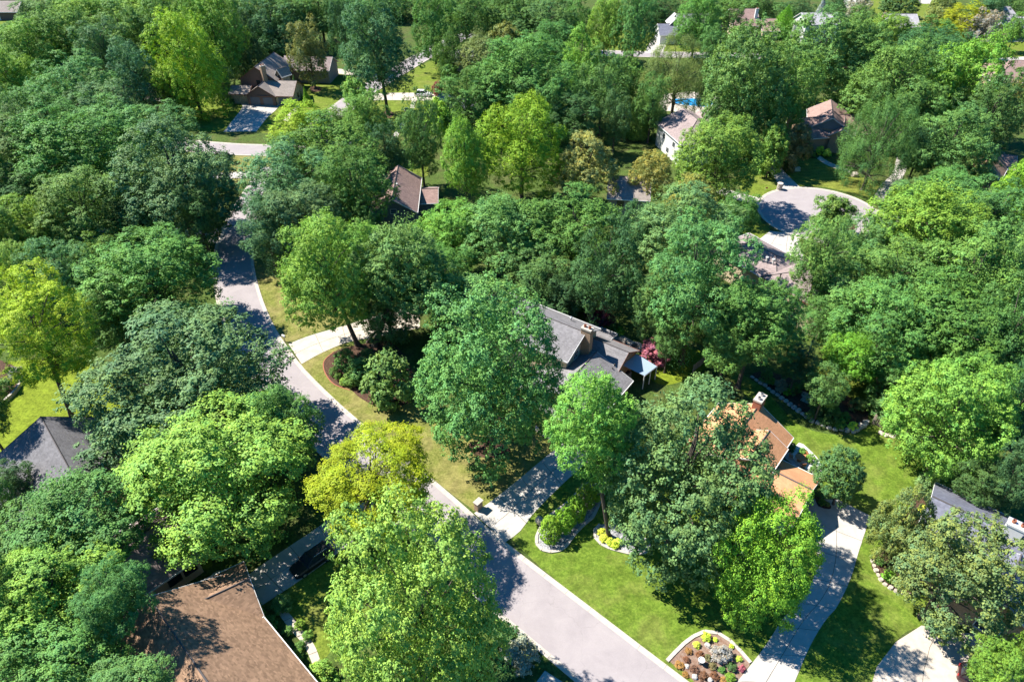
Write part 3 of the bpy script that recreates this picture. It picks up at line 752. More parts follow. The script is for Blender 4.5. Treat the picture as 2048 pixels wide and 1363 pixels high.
# --- woods
zt('A', [(270, 150, 52, 62, 'oak', 'blue'), (208, 112, 62, 62, 'oak', 'blue'), (245, 66, 70, 56, 'maple', 'mid'), (125, 85, 78, 60, 'maple', 'mid'),
 (62, 108, 62, 60, 'maple', 'light'), (22, 165, 62, 60, 'maple', 'light'), (150, 175, 80, 62, 'oak', 'mid'), (325, 55, 66, 56, 'maple', 'mid'), (425, 62, 62, 80, 'maple', 'light'),
 (478, 88, 46, 84, 'oak', 'dark', dict(base=(488, 140))), (436, 160, 30, 60, 'oak', 'dark', dict(base=(447, 196))), (536, 62, 60, 66, 'oak', 'dark', dict(base=(545, 118))), (505, 40, 60, 60, 'maple', 'mid', dict(base=(510, 100))), (575, 30, 60, 46, 'maple', 'mid'), (640, 22, 60, 44, 'maple', 'mid'),
 (690, 55, 40, 60, 'oak', 'dark'), (180, 30, 72, 40, 'maple', 'light'), (85, 30, 50, 34, 'oak', 'mid'), (300, 6, 80, 40, 'maple', 'light'), (415, 6, 70, 40, 'maple', 'mid'), (700, 12, 60, 34, 'maple', 'mid'), (345, 180, 30, 38, 'maple', 'light'),
 (20, 80, 40, 30, 'maple', 'mid'), (130, 20, 40, 26, 'maple', 'mid'), (240, 10, 50, 30, 'oak', 'mid')])
zt('B', [(345, 352, 120, 108, 'maple', 'blue'), (160, 305, 130, 82, 'maple', 'mid'), (240, 255, 92, 56, 'oak', 'mid'), (170, 415, 92, 76, 'maple', 'mid'), (48, 300, 82, 78, 'maple', 'blue'), (55, 452, 72, 62, 'maple', 'light'),
 (55, 385, 70, 56, 'oak', 'dark'), (95, 235, 80, 58, 'oak', 'mid'), (15, 235, 52, 56, 'oak', 'mid'), (205, 215, 64, 48, 'oak', 'blue'), (120, 545, 72, 72, 'oak', 'blue'), (20, 545, 55, 60, 'maple', 'light'), (270, 430, 62, 52, 'oak', 'dark'), (395, 430, 52, 62, 'oak', 'dark'),
 (210, 520, 52, 52, 'seeded', 'mid'), (330, 250, 62, 40, 'oak', 'mid'), (215, 620, 62, 62, 'oak', 'mid'), (140, 480, 40, 36, 'oak', 'mid'), (-30, 470, 60, 80, 'maple', 'mid'), (-40, 350, 60, 80, 'maple', 'mid')])  # the last two, centred past the left frame edge, are added for their shadows
zt('C', [(655, 300, 112, 72, 'maple', 'mid'), (562, 368, 95, 82, 'oak', 'blue'), (705, 375, 84, 84, 'oak', 'mid'), (602, 438, 84, 70, 'maple', 'blue'), (535, 462, 60, 62, 'oak', 'blue'), (840, 265, 46, 78, 'oak', 'mid'), (732, 234, 48, 48, 'maple', 'mid'), (712, 190, 30, 32, 'small', 'light'),
 (770, 300, 40, 50, 'oak', 'dark'), (878, 235, 30, 34, 'small', 'lime')])
zt('D', [(1010, 468, 96, 82, 'maple', 'mid'), (1150, 462, 112, 92, 'maple', 'mid'), (1080, 550, 66, 56, 'oak', 'mid'), (1215, 545, 72, 92, 'oak', 'dark'), (905, 470, 82, 66, 'maple', 'light'), (870, 560, 80, 70, 'maple', 'mid'), (1130, 585, 50, 44, 'oak', 'dark'), (722, 490, 56, 46, 'maple', 'light'),
 (1370, 448, 102, 84, 'maple', 'blue', dict(clear=8)), (1395, 560, 112, 122, 'oak', 'mid', dict(clear=6)), (1320, 610, 58, 66, 'oak', 'mid'), (1512, 642, 86, 86, 'maple', 'mid', dict(clear=6)), (1455, 695, 46, 48, 'oak', 'mid', dict(clear=6)), (1275, 480, 50, 70, 'oak', 'dark'), (1340, 680, 30, 34, 'oak', 'mid'), (1440, 640, 50, 60, 'oak', 'dark')])
zt('E', [(1690, 602, 76, 66, 'oak', 'mid'), (1765, 655, 102, 92, 'maple', 'mid'), (1850, 468, 122, 104, 'maple', 'light'), (1950, 556, 112, 112, 'maple', 'mid'), (1885, 655, 118, 100, 'maple', 'mid'), (2025, 668, 82, 112, 'oak', 'mid'), (1785, 552, 94, 82, 'oak', 'mid'), (1985, 440, 86, 76, 'oak', 'mid'), (2038, 395, 50, 66, 'maple', 'lime'),
 (1700, 712, 52, 52, 'maple', 'fresh'), (1655, 770, 40, 44, 'oak', 'mid'), (2035, 820, 52, 92, 'oak', 'dark'), (2042, 950, 46, 92, 'oak', 'dark'), (1965, 765, 66, 66, 'oak', 'mid'), (2050, 530, 60, 80, 'oak', 'mid'), (1720, 500, 60, 66, 'oak', 'mid'), (1640, 640, 40, 44, 'oak', 'mid'), (1960, 960, 52, 48, 'oak', 'dark'), (1600, 720, 40, 40, 'oak', 'dark')])
zt('F', [(1635, 112, 96, 82, 'maple', 'mid'), (1560, 168, 80, 96, 'oak', 'mid'), (1485, 176, 84, 108, 'maple', 'mid'), (1716, 108, 72, 76, 'oak', 'mid'), (1795, 175, 92, 82, 'maple', 'mid'), (1852, 125, 84, 62, 'oak', 'dark'), (1925, 172, 82, 92, 'maple', 'light'), (1985, 225, 70, 78, 'oak', 'dark'), (1905, 288, 86, 74, 'maple', 'mid'), (1465, 215, 50, 50, 'oak', 'blue'),
 (1830, 220, 60, 60, 'oak', 'mid'), (2020, 205, 40, 50, 'seeded', 'olive'), (1770, 68, 60, 36, 'maple', 'light'), (1860, 80, 60, 36, 'oak', 'mid'), (1410, 170, 20, 40, 'oak', 'dark'), (1840, 300, 40, 50, 'oak', 'dark'), (1940, 340, 50, 34, 'oak', 'olive')])
zt('G', [(1395, 42, 42, 48, 'maple', 'mid'), (1452, 36, 38, 30, 'seeded', 'mid'), (1425, 85, 30, 30, 'oak', 'mid'), (1530, 8, 56, 24, 'oak', 'mid', dict(base=(1530, 21))), (1600, 18, 28, 24, 'oak', 'dark', dict(base=(1600, 31))), (1885, 32, 40, 36, 'seeded', 'olive'), (1965, 60, 34, 36, 'seeded', 'grey'), (1975, 15, 44, 26, 'oak', 'dark'), (2035, 55, 24, 26, 'seeded', 'mid'),
 (1010, 38, 62, 46, 'maple', 'mid'), (932, 42, 48, 52, 'oak', 'mid'), (1085, 42, 70, 48, 'oak', 'mid'), (1150, 40, 40, 42, 'maple', 'mid'), (1212, 48, 34, 46, 'maple', 'light'), (1272, 42, 44, 62, 'oak', 'mid'), (1050, 8, 60, 30, 'maple', 'mid', dict(base=(1050, 21))), (965, 8, 50, 26, 'oak', 'mid', dict(base=(965, 21))), (1320, 8, 50, 26, 'oak', 'dark', dict(base=(1320, 21))), (1410, 4, 46, 22, 'oak', 'mid', dict(base=(1410, 17))), (1475, 5, 40, 16, 'maple', 'mid', dict(base=(1475, 18))), (870, 8, 50, 28, 'maple', 'mid', dict(base=(870, 21))), (780, 8, 50, 26, 'maple', 'mid', dict(base=(780, 21))), (1670, 14, 26, 20, 'oak', 'dark', dict(base=(1670, 27))), (2020, 2, 40, 20, 'oak', 'mid')])
zt('H', [(935, 195, 72, 56, 'oak', 'mid'), (1040, 155, 100, 78, 'maple', 'mid'), (960, 118, 48, 42, 'maple', 'olive'), (1105, 85, 46, 38, 'oak', 'mid'), (1162, 118, 42, 58, 'maple', 'light'), (1205, 175, 50, 66, 'oak', 'mid'), (1105, 195, 66, 66, 'oak', 'mid'), (1248, 158, 44, 44, 'maple', 'mid'), (1150, 235, 52, 46, 'oak', 'dark'), (1232, 232, 32, 48, 'oak', 'dark'), (1000, 190, 50, 50, 'oak', 'mid'), (1305, 205, 34, 52, 'oak', 'mid'), (895, 110, 30, 44, 'oak', 'mid'), (1170, 180, 36, 44, 'seeded', 'mid'), (1300, 250, 0.1 + 20, 26, 'shrub', 'dark', dict(clear=0))])
zt('I', [(1900, 385, 60, 46, 'maple', 'mid'), (1820, 395, 50, 40, 'oak', 'mid'), (1480, 425, 40, 40, 'oak', 'mid', dict(clear=9)), (1790, 470, 46, 46, 'oak', 'mid')])
zt('J', [(130, 1045, 158, 102, 'maple', 'mid'), (98, 1152, 128, 90, 'maple', 'light', dict(clear=6)), (222, 1188, 76, 72, 'oak', 'mid', dict(clear=9)), (92, 1308, 132, 82, 'maple', 'mid'), (25, 960, 40, 40, 'oak', 'dark'), (-60, 1180, 80, 120, 'maple', 'mid'), (-60, 800, 60, 90, 'maple', 'mid'), (-50, 1000, 60, 90, 'oak', 'mid')])  # last three: added beyond the left edge to cast shade into view

# ------------------------------------------------------------------ houses
Zup = Vector((0, 0, 1))
class House:
    """a house: blocks with a gable or hip roof, placed by their ridge; local space has the root at the first block"""
    def __init__(s, name, label, at, ang=None):
        s.o = at.copy(); s.o.z = 0
        s.root = empty(name, s.o, 0, label, 'house'); s.blocks = []
    def loc(s, p): return p - s.o
    def block(s, a, b, zr, ze, w, roof='roof_grey', wall='tan_wall', ends='gg', over=.45, w2=None, snap=None, z0=0.0, length=None, fascia='white_paint', ridgecap='dark', gwall=None):
        """a, b: ridge ends as photo pixels seen at ridge height zr; w / w2 half widths left / right of the ridge;
        ends: g gable, h hip at a and b; snap: heading (degrees) the ridge must follow"""
        A = P(*a, zr); B = P(*b, zr)
        if snap is not None:
            d = (B - A); u = Vector((math.cos(R(snap)), math.sin(R(snap)), 0)); L = d.dot(u)
            if L < 0: u = -u; L = -L
            B = A + u * L
        if length: B = A + (B - A).normalized() * length
        A, B = s.loc(A), s.loc(B); u = (B - A).normalized(); v = Vector((-u.y, u.x, 0)); w2 = w2 or w
        drop = zr - ze
        ea = A - u * (w if ends[0] == 'h' else 0); eb = B + u * (w if ends[1] == 'h' else 0)
        # wall shell
        cor = [ea + v * w, ea - v * w2, eb - v * w2, eb + v * w]
        wl = MB()
        for k in range(4):
            p, q = cor[k], cor[(k + 1) % 4]
            gab = (k == 0 and ends[0] == 'g') or (k == 2 and ends[1] == 'g')
            pts = [(p.x, p.y, z0), (q.x, q.y, z0), (q.x, q.y, ze), (p.x, p.y, ze)]
            if gab:
                e = ea if k == 0 else eb; pts = [pts[0], pts[1], pts[2], (e.x, e.y, zr - .05), pts[3]]
            wl.face(pts)
        wall_o = wl.build('wall', wall, s.root)
        # roof slopes with a real thickness and an overhang
        th = .16; sl1 = drop / w; sl2 = drop / w2
        ra = A - u * (over if ends[0] == 'g' else 0); rb = B + u * (over if ends[1] == 'g' else 0)
        xa = ea - u * over; xb = eb + u * over
        e1a = xa + v * (w + over); e1b = xb + v * (w + over); e2a = xa - v * (w2 + over); e2b = xb - v * (w2 + over)
        z1 = ze - over * sl1 + .12; z2 = ze - over * sl2 + .12; zt = zr + .12
        def V(p, z): return Vector((p.x, p.y, z))
        ro = empty('roof', (0, 0, 0)); ro.parent = s.root; ro.name = 'roof'
        def slope(pts):
            lo = [p - Zup * th for p in pts]
            n = (pts[1] - pts[0]).cross(pts[2] - pts[0])
            if n.z < 0: pts = pts[::-1]; lo = lo[::-1]
            MB().hull8(lo, pts).build('slope', roof, ro)
        slope([V(e1a, z1), V(e1b, z1), V(rb, zt), V(ra, zt)])
        slope([V(e2a, z2), V(e2b, z2), V(rb, zt), V(ra, zt)])
        if ends[0] == 'h': slope([V(e1a, z1), V(e2a, z2), V(ra, zt)])
        if ends[1] == 'h': slope([V(e1b, z1), V(e2b, z2), V(rb, zt)])
        # gutters and rake boards
        def board(p, q, nm, t=.05, h=.17):
            d = (q - p); n = d.cross(Zup).normalized() * t
            MB().hull8([p - Zup * h, q - Zup * h, q + n - Zup * h, p + n - Zup * h], [p + Zup * .02, q + Zup * .02, q + n + Zup * .02, p + n + Zup * .02]).build(nm, fascia, ro)
        board(V(e1b, z1), V(e1a, z1), 'gutter', .09); board(V(e2a, z2), V(e2b, z2), 'gutter', .09)
        if ends[0] == 'g': board(V(e1a, z1), V(ra, zt), 'rake_board'); board(V(ra, zt), V(e2a, z2), 'rake_board')
        else: board(V(e1a, z1), V(e2a, z2), 'gutter', .09)
        if ends[1] == 'g': board(V(rb, zt), V(e1b, z1), 'rake_board'); board(V(e2b, z2), V(rb, zt), 'rake_board')
        else: board(V(e2b, z2), V(e1b, z1), 'gutter', .09)
        # ridge and hip caps
        cap = MB(); m = roof
        def capline(p, q): cap.tube([p + Zup * .01, q + Zup * .01], .085, 5)
        capline(V(ra, zt), V(rb, zt))
        if ends[0] == 'h': capline(V(ra, zt), V(e1a, z1)); capline(V(ra, zt), V(e2a, z2))
        if ends[1] == 'h': capline(V(rb, zt), V(e1b, z1)); capline(V(rb, zt), V(e2b, z2))
        cap.build('ridge_cap', 'ridge', ro)
        bl = dict(A=A, B=B, u=u, v=v, w=w, w2=w2, ze=ze, zr=zr, ea=ea, eb=eb, roof=ro, L=(eb - ea).length)
        s.blocks.append(bl); return bl
    def frame_of(s, bl, side):
        """origin, along, outward of a wall: sides '+v', '-v', 'a', 'b'"""
        u, v = bl['u'], bl['v']
        if side == '+v': return bl['ea'] + v * bl['w'], u, v, bl['L']
        if side == '-v': return bl['eb'] - v * bl['w2'], -u, -v, bl['L']
        if side == 'a': return bl['ea'] + v * bl['w'], -v, -u, bl['w'] + bl['w2']
        return bl['eb'] - v * bl['w2'], v, u, bl['w'] + bl['w2']
    def opening(s, bl, side, t, z, wd, ht, kind='window', frame='white_paint', pane='glass', bars=(2, 1), depth=.06):
        o, al, ou, L = s.frame_of(bl, side)
        c = o + al * (t * L); c = Vector((c.x, c.y, 0))
        def Q(x, y, zz): return c + al * x + ou * y + Zup * zz
        def bx(x0, x1, y0, y1, z0, z1):
            a = [Q(x0, y0, z0), Q(x1, y0, z0), Q(x1, y1, z0), Q(x0, y1, z0)]
            if (a[1] - a[0]).cross(a[2] - a[0]).z < 0: a = a[::-1]
            return a, [p + Zup * (z1 - z0) for p in a]
        m = MB(); f = .08
        for q in (((-wd / 2 - f, -wd / 2, -.02, depth, z - f, z + ht + f)), (wd / 2, wd / 2 + f, -.02, depth, z - f, z + ht + f), (-wd / 2, wd / 2, -.02, depth, z + ht, z + ht + f), (-wd / 2, wd / 2, -.02, depth + .04, z - f, z)):
            m.hull8(*bx(*q))
        for k in range(1, bars[0]): x = -wd / 2 + wd * k / bars[0]; m.hull8(*bx(x - .025, x + .025, .012, depth - .01, z, z + ht))
        for k in range(1, bars[1]): zz = z + ht * k / bars[1]; m.hull8(*bx(-wd / 2, wd / 2, .012, depth - .013, zz - .025, zz + .025))
        fr = m.build('window' if kind == 'window' else kind, frame, s.root)
        for k in range(bars[0]):
            for j in range(bars[1]):
                x0 = -wd / 2 + wd * k / bars[0]; x1 = -wd / 2 + wd * (k + 1) / bars[0]; za = z + ht * j / bars[1]; zb = z + ht * (j + 1) / bars[1]
                MB().hull8(*bx(x0, x1, .005, .01, za, zb)).build('pane', pane, fr)
        return fr
    def garage_door(s, bl, side, t, wd=2.6, ht=2.2, m='white_paint'):
        o, al, ou, L = s.frame_of(bl, side); c = o + al * (t * L); c = Vector((c.x, c.y, 0))
        fr = MB()
        def bx(x0, x1, y0, y1, z0, z1):
            a = [c + al * x + ou * y + Zup * z0 for x, y in ((x0, y0), (x1, y0), (x1, y1), (x0, y1))]
            if (a[1] - a[0]).cross(a[2] - a[0]).z < 0: a = a[::-1]
            return a, [p + Zup * (z1 - z0) for p in a]
        fr.hull8(*bx(-wd / 2, wd / 2, .004, .03, .05, ht))
        d = fr.build('garage_door', m, s.root)
        for k in range(4):
            z = .08 + (ht - .05) * k / 4
            MB().hull8(*bx(-wd / 2 + .04, wd / 2 - .04, .03, .055, z, z + ht / 4 - .06)).build('panel', m, d)
        return d
    def chimney(s, px, ztop, zbase, sx, sy, rot, m='brick_tan', cap='mortar'):
        """a brick chimney whose top centre shows at the pixel"""
        c = s.loc(P(*px, ztop)); ch = empty('chimney', c, rot); ch.parent = s.root; ch.location = (c.x, c.y, 0)
        MB().box(-sx / 2, sx / 2, -sy / 2, sy / 2, zbase, ztop - .25).build('stack', m, ch)
        MB().box(-sx / 2 - .07, sx / 2 + .07, -sy / 2 - .07, sy / 2 + .07, ztop - .25, ztop).build('crown', cap, ch)
        n = 2 if sx > 1.2 else 1
        for k in range(n):
            x = (k - (n - 1) / 2) * sx * .5
            MB().lathe([(.2, ztop - .05), (.2, ztop + .35), (.16, ztop + .35), (.15, ztop)], 10, (x, 0)).build('flue', 'brick_red' if m != 'brick_red' else 'steel', ch)
        return ch
    def vent(s, px, z, m='white_paint', r=.14):
        c = s.loc(P(*px, z)); v = MB().lathe([(r * .6, -.5), (r * .6, .2), (r, .2), (r, .32), (r * .5, .38)], 10).build('roof_vent', m, s.root); v.location = c
    def rdir(s, bl): return math.atan2(bl['u'].y, bl['u'].x)
mat('ridge', (.10, .09, .09), .95, .1)
US = 139.0 - 180       # heading of the near street, degrees

# grey-roofed house with tall chimney (middle of the picture)
h = House('grey_roofed_house', 'cream house with grey shingle roofs and a tall brick chimney', P(1170, 690))
m1 = h.block((1166, 664), (1066, 625), 8.2, 6.2, 4.2, 'roof_grey', 'cream', snap=US + 6, length=16)
m2 = h.block((1186, 677), (1254, 701), 5.3, 3.2, 3.6, 'roof_grey', 'brick_tan', snap=US + 6, fascia='trim_brown')
m3 = h.block((1190, 708), (1112, 778), 5.2, 3.0, 5.6, 'roof_grey', 'brick_tan', ends='gg', snap=US + 96)
m4 = h.block((1150, 676), (1196, 694), 3.7, 2.9, 5.0, 'roof_grey', 'brick_tan', snap=US + 6)
h.chimney((1175, 655), 9.2, 3.0, 1.5, .9, R(US + 6), 'brick_tan')
h.opening(m1, 'a', .30, 4.7, 1.0, 1.1, bars=(2, 2))
h.garage_door(m3, 'b', .35, 4.8); h.garage_door(m3, 'b', .8, 2.6)
h.vent((1229, 731), 4.2, 'black_metal'); h.vent((1225, 739), 4.0, 'black_metal', .1); h.vent((1142, 637), 7.2, 'steel', .2)
# the translucent cover over its terrace
q = [P(1273, 707, 3.0), P(1314, 732, 2.5), P(1289, 751, 2.5), P(1245, 730, 3.0)]
pc = empty('terrace_cover', q[2].xy.to_3d(), 0, 'pale blue corrugated terrace cover at the gable of the grey-roofed house', 'canopy')
mat('cover_sheet', (.30, .38, .46), .35, .4)
N = 14
for k in range(N):
    a0, a1 = q[0].lerp(q[3], k / N), q[0].lerp(q[3], (k + .96) / N); b0, b1 = q[1].lerp(q[2], k / N), q[1].lerp(q[2], (k + .96) / N)
    am, bm = (a0 + a1) / 2 + Zup * .05, (b0 + b1) / 2 + Zup * .05
    w = MB(); o3 = pc.location
    lo = [p - o3 for p in (a0, b0, bm, am)]; w.hull8([p - Zup * .015 for p in lo], lo)
    lo = [p - o3 for p in (am, bm, b1, a1)]; w.hull8([p - Zup * .015 for p in lo], lo)
    w.build('cover_panel', 'cover_sheet', pc)
for p in (q[1], q[2], q[1].lerp(q[2], .5)):
    l = p - pc.location; MB().box(l.x - .06, l.x + .06, l.y - .06, l.y + .06, 0, l.z - .05).build('post', 'white_paint', pc)
l0, l1 = q[1] - pc.location, q[2] - pc.location
MB().tube([l0 - Zup * .08, l1 - Zup * .08], .07, 6).build('beam', 'white_paint', pc)
ac = P(1254, 752)
o = empty('air_conditioner', ac, R(US), 'grey air conditioner box beside the pale terrace cover', 'air conditioner')
MB().box(-.45, .45, -.45, .45, .05, .85).build('casing', 'grey_siding', o); MB().lathe([(.38, .85), (.38, .88), (.1, .9)], 16).build('fan_grille', 'black_metal', o); MB().box(-.5, .5, -.5, .5, 0, .06).build('pad', 'concrete', o)

# orange-roofed house
h = House('orange_roofed_house', 'brick house with orange shingle roofs and a red chimney', P(1540, 880))
UO = US + 2
m1 = h.block((1517, 812), (1440, 905), 6.2, 3.6, 4.6, 'roof_orange', 'brick_red', snap=UO + 90)
m2 = h.block((1536, 866), (1500, 905), 6.3, 5.1, 2.2, 'roof_orange', 'cream', snap=UO + 90, length=5)
m3 = h.block((1522, 930), (1612, 985), 4.8, 3.0, 3.9, 'roof_orange', 'brick_red', snap=UO)
h.chimney((1521, 794), 7.6, 2.0, 1.7, 1.0, R(UO + 90), 'brick_red')
h.opening(m1, 'a', .5, 1.0, 1.6, 1.2); h.opening(m3, 'b', .5, 1.0, .9, 2.0, bars=(1, 2))
h.vent((1508, 842), 5.0, 'steel', .2)
h.garage_door(m3, '-v', .5, 4.8)

# navy-roofed house
h = House('navy_roofed_house', 'house with navy blue shingle roof and white chimney behind the seed-laden tree', P(1960, 1050))
m1 = h.block((1872, 997), (2075, 1110), 6.6, 3.3, 6.0, 'roof_navy', 'brick_tan', snap=US + 1)
m2 = h.block((2040, 1115), (1985, 1190), 6.0, 3.2, 4.2, 'roof_navy', 'brick_tan', snap=US + 91)
m3 = h.block((2064, 1150), (2030, 1200), 5.2, 3.2, 2.6, 'roof_navy', 'brick_tan', snap=US + 91)
h.chimney((2036, 1048), 8.2, 3.0, 1.6, 1.0, R(US + 1), 'white_paint', 'white_paint')
h.opening(m1, 'a', .3, 1, 1.2, 1.3); h.opening(m1, 'a', .65, 1, 1.2, 1.3); h.opening(m2, 'b', .5, .9, 2.0, 1.5)

# grey hip-roofed house at the lime lawn
h = House('grey_hip_house', 'house with a big plain grey shingle roof beside the lime lawn', P(130, 900))
m1 = h.block((84, 838), (152, 962), 6.4, 3.0, 5.0, 'roof_charcoal', 'tan_wall', ends='gg', w2=7.4, fascia='dark_frame')
h.vent((102, 918), 5.0, 'white_paint', .28); h.opening(m1, 'a', .3, 1, 1.2, 1.2)
# tan brick house under the linden
h = House('tan_brick_house', 'tan brick house wall with one window under the huge linden', P(300, 1100))
d = P(365, 1095) - P(283, 1150); hd = math.degrees(math.atan2(d.y, d.x))
m1 = h.block((238, 1098), (338, 1035), 5.6, 3.1, 4.4, 'roof_mauve', 'cream', snap=hd)
h.opening(m1, '-v', .52, 1.2, 1.3, 1.0, frame='dark_frame'); h.opening(m1, '-v', .2, 1.2, 1.3, 1.0, frame='dark_frame')
# brown shingled house (near)
h = House('brown_shingled_house', 'house with the largest brown shingle roof, dappled by tree shade', P(400, 1270))
m1 = h.block((302, 1200), (500, 1486), 6.8, 3.1, 6.6, 'roof_brown', 'brick_tan', fascia='white_paint')
m2 = h.block((398, 1205), (430, 1190), 4.6, 3.1, 3.2, 'roof_brown', 'brick_tan', length=4.5)
m3 = h.block((262, 1262), (215, 1320), 4.4, 2.9, 3.6, 'roof_brown', 'brick_tan', length=5)
h.opening(m1, 'a', .35, 1, 1.4, 1.2)

# dark-sided house with red-brown roof
h = House('dark_sided_house', 'house with red-brown roof and dark vertical board siding', P(800, 420))
m1 = h.block((784, 398), (796, 334), 7.2, 4.6, 4.2, 'roof_pink', 'slate_siding', length=15)
m2 = h.block((830, 379), (872, 379), 4.2, 2.9, 3.3, 'roof_pink', 'slate_siding', snap=math.degrees(h.rdir(m1)) - 90)
h.opening(m1, 'a', .5, 4.2, 1.1, .8, bars=(1, 2))
h.vent((794, 370), 7.0, 'white_paint', .2)
o_, al_, ou_, L_ = h.frame_of(m1, 'a')
for k in range(22):          # upright battens on the gable wall
    x = L_ * (k + .5) / 22; zt = m1['ze'] + (m1['zr'] - m1['ze']) * (1 - abs(x - L_ / 2) / (L_ / 2)) - .12
    c = o_ + al_ * x
    if abs(x - L_ / 2) < .7: zt = 4.0
    a = [c + al_ * s_ * .03 + ou_ * t_ for s_, t_ in ((-1, 0), (1, 0), (1, .03), (-1, .03))]; a = [Vector((p.x, p.y, .1)) for p in a]
    MB().hull8(a, [Vector((p.x, p.y, zt)) for p in a]).build('batten', 'slate_siding', h.root)
# three-door garage house
h = House('garage_house', 'stone and brown house with taupe roof and three grey garage doors', P(520, 200))
m1 = h.block((510, 134), (547, 106), 9.0, 5.6, 5.2, 'roof_taupe', 'brown_siding', fascia='trim_brown')
m2 = h.block((528, 161), (566, 167), 5.4, 2.9, 4.6, 'roof_taupe', 'stone_wall', snap=-4, fascia='trim_brown', length=9)
m3 = h.block((532, 160), (513, 181), 5.4, 2.9, 4.0, 'roof_taupe', 'brown_siding', snap=-96, length=5.4, fascia='trim_brown')
m4 = h.block((500, 172), (485, 178), 4.2, 2.9, 2.6, 'roof_taupe', 'stone_wall', snap=-4, length=5, fascia='trim_brown')
h.chimney((524, 131), 9.6, 3, 1.3, .9, R(45), 'brick_tan')
h.garage_door(m3, 'b', .27, 2.7, 2.3, 'slate_siding'); h.garage_door(m3, 'b', .73, 2.7, 2.3, 'slate_siding'); h.garage_door(m2, '-v', .30, 2.7, 2.3, 'slate_siding')
h.opening(m1, 'a', .5, 4.2, 1.0, 1.2, frame='dark_frame'); h.opening(m2, 'b', .5, 1, 1.0, 1.2, frame='dark_frame'); h.opening(m4, 'b', .4, 1, 1.0, 1.2, frame='dark_frame'); h.opening(m1, '-v', .3, 3.2, 1.4, 1.4, frame='dark_frame'); h.opening(m1, '-v', .7, 3.2, 1.4, 1.4, frame='dark_frame')
# its dormer
dm = h.block((556, 139), (566, 136), 8.0, 6.6, 1.2, 'roof_taupe', 'stone_wall', length=2.6, z0=4.8); h.opening(dm, 'a', .5, 5.4, 1.0, 1.0, frame='dark_frame')
# house past it
h = House('slate_house', 'grey house half hidden past the garage house and its olive tree', P(600, 125))
m1 = h.block((572, 112), (600, 117), 6.5, 4.0, 4.5, 'roof_mauve', 'grey_siding', snap=-5, length=14); h.opening(m1, '-v', .5, 1.2, 1.6, 1.3)
# white-sided house
h = House('white_sided_house', 'white-sided house with grey hip roof beside the golden ash', P(1350, 270))
m1 = h.block((1367, 218), (1395, 240), 8.4, 5.6, 6.2, 'roof_mauve', 'white_paint', ends='gh', fascia='white_paint')
m2 = h.block((1402, 222), (1418, 240), 7.6, 5.2, 4.0, 'roof_mauve', 'white_paint', ends='gh', length=7)
h.opening(m1, '-v', .3, 3.2, 1.2, 1.2); h.opening(m1, '-v', .7, 3.2, 1.2, 1.2); h.opening(m1, '-v', .5, .8, 1.2, 1.2); h.opening(m1, '+v', .5, 3.2, 1.2, 1.2)
# pink-roofed gabled house at the turning circle
h = House('gabled_house', 'tan brick house with pinkish roof, grey gable and tall front window', P(1660, 280))
m1 = h.block((1666, 236), (1664, 218), 7.6, 4.9, 4.6, 'roof_pink', 'brick_tan', length=13)
m2 = h.block((1606, 237), (1726, 227), 6.4, 3.6, 5.2, 'roof_pink', 'brick_tan', length=22)
m3 = h.block((1688, 258), (1690, 240), 6.0, 4.4, 2.4, 'roof_pink', 'brick_tan', length=8)
h.opening(m1, 'a', .3, .5, 2.0, 3.6, bars=(2, 2), frame='dark_frame'); h.opening(m1, 'a', .78, 1.0, .9, 1.4)
o_, al_, ou_, L_ = h.frame_of(m1, 'a'); c0 = o_ + ou_ * .05
tri = [Vector((c0.x, c0.y, 4.9)), Vector(((c0 + al_ * L_).x, (c0 + al_ * L_).y, 4.9)), Vector(((c0 + al_ * L_ / 2).x, (c0 + al_ * L_ / 2).y, 7.5))]
MB().face(tri).build('gable_siding', 'grey_siding', h.root)
h.chimney((1582, 234), 7.4, 2, 1.2, .8, 0, 'brick_tan')
# tan two-storey house below the turning circle
h = House('two_storey_house', 'tan two-storey house with mauve hip roof below the turning circle', P(1590, 590))
d = P(1640, 620, 5.3) - P(1522, 551, 5.3); hd = math.degrees(math.atan2(d.y, d.x))
e0, e1 = P(1524, 552, 5.4), P(1650, 626, 5.4); nn = Vector((-(e1 - e0).y, (e1 - e0).x, 0)).normalized()
r0, r1 = e0 + nn * 5.4 + (e1 - e0).normalized() * 5.4 + Zup * 2.4, e1 + nn * 5.4 + Zup * 2.4
m1 = h.block(proj(r0), proj(r1), 7.8, 5.4, 5.0, 'roof_mauve', 'cream', ends='hg', fascia='trim_brown')
m2 = h.block((1552, 512), (1508, 492), 6.4, 4.8, 4.4, 'roof_mauve', 'cream', ends='hh', snap=hd, length=5)
for t in (.18, .45, .72): h.opening(m1, '-v', t, 3.4, 1.9, 1.3, frame='dark_frame')
h.opening(m1, '-v', .4, .5, 1.2, 1.9, frame='dark_frame'); h.opening(m1, '-v', .62, .5, 1.2, 1.9, frame='trim_brown')
h.vent((1534, 517), 6.6, 'white_paint', .25); h.vent((1547, 521), 6.6, 'white_paint', .25); h.vent((1561, 551), 6.8, 'black_metal', .14)
# hidden grey house
h = House('hidden_grey_house', 'grey-walled house with brown roof hidden among golden ashes', P(1250, 390))
m1 = h.block((1222, 352), (1298, 361), 7.6, 5.2, 4.6, 'roof_taupe', 'grey_siding', fascia='white_paint', snap=-8)
h.opening(m1, '-v', .35, 3.2, 1.2, 1.3, frame='dark_frame'); h.opening(m1, '-v', .7, 3.2, 1.2, 1.3, frame='dark_frame')
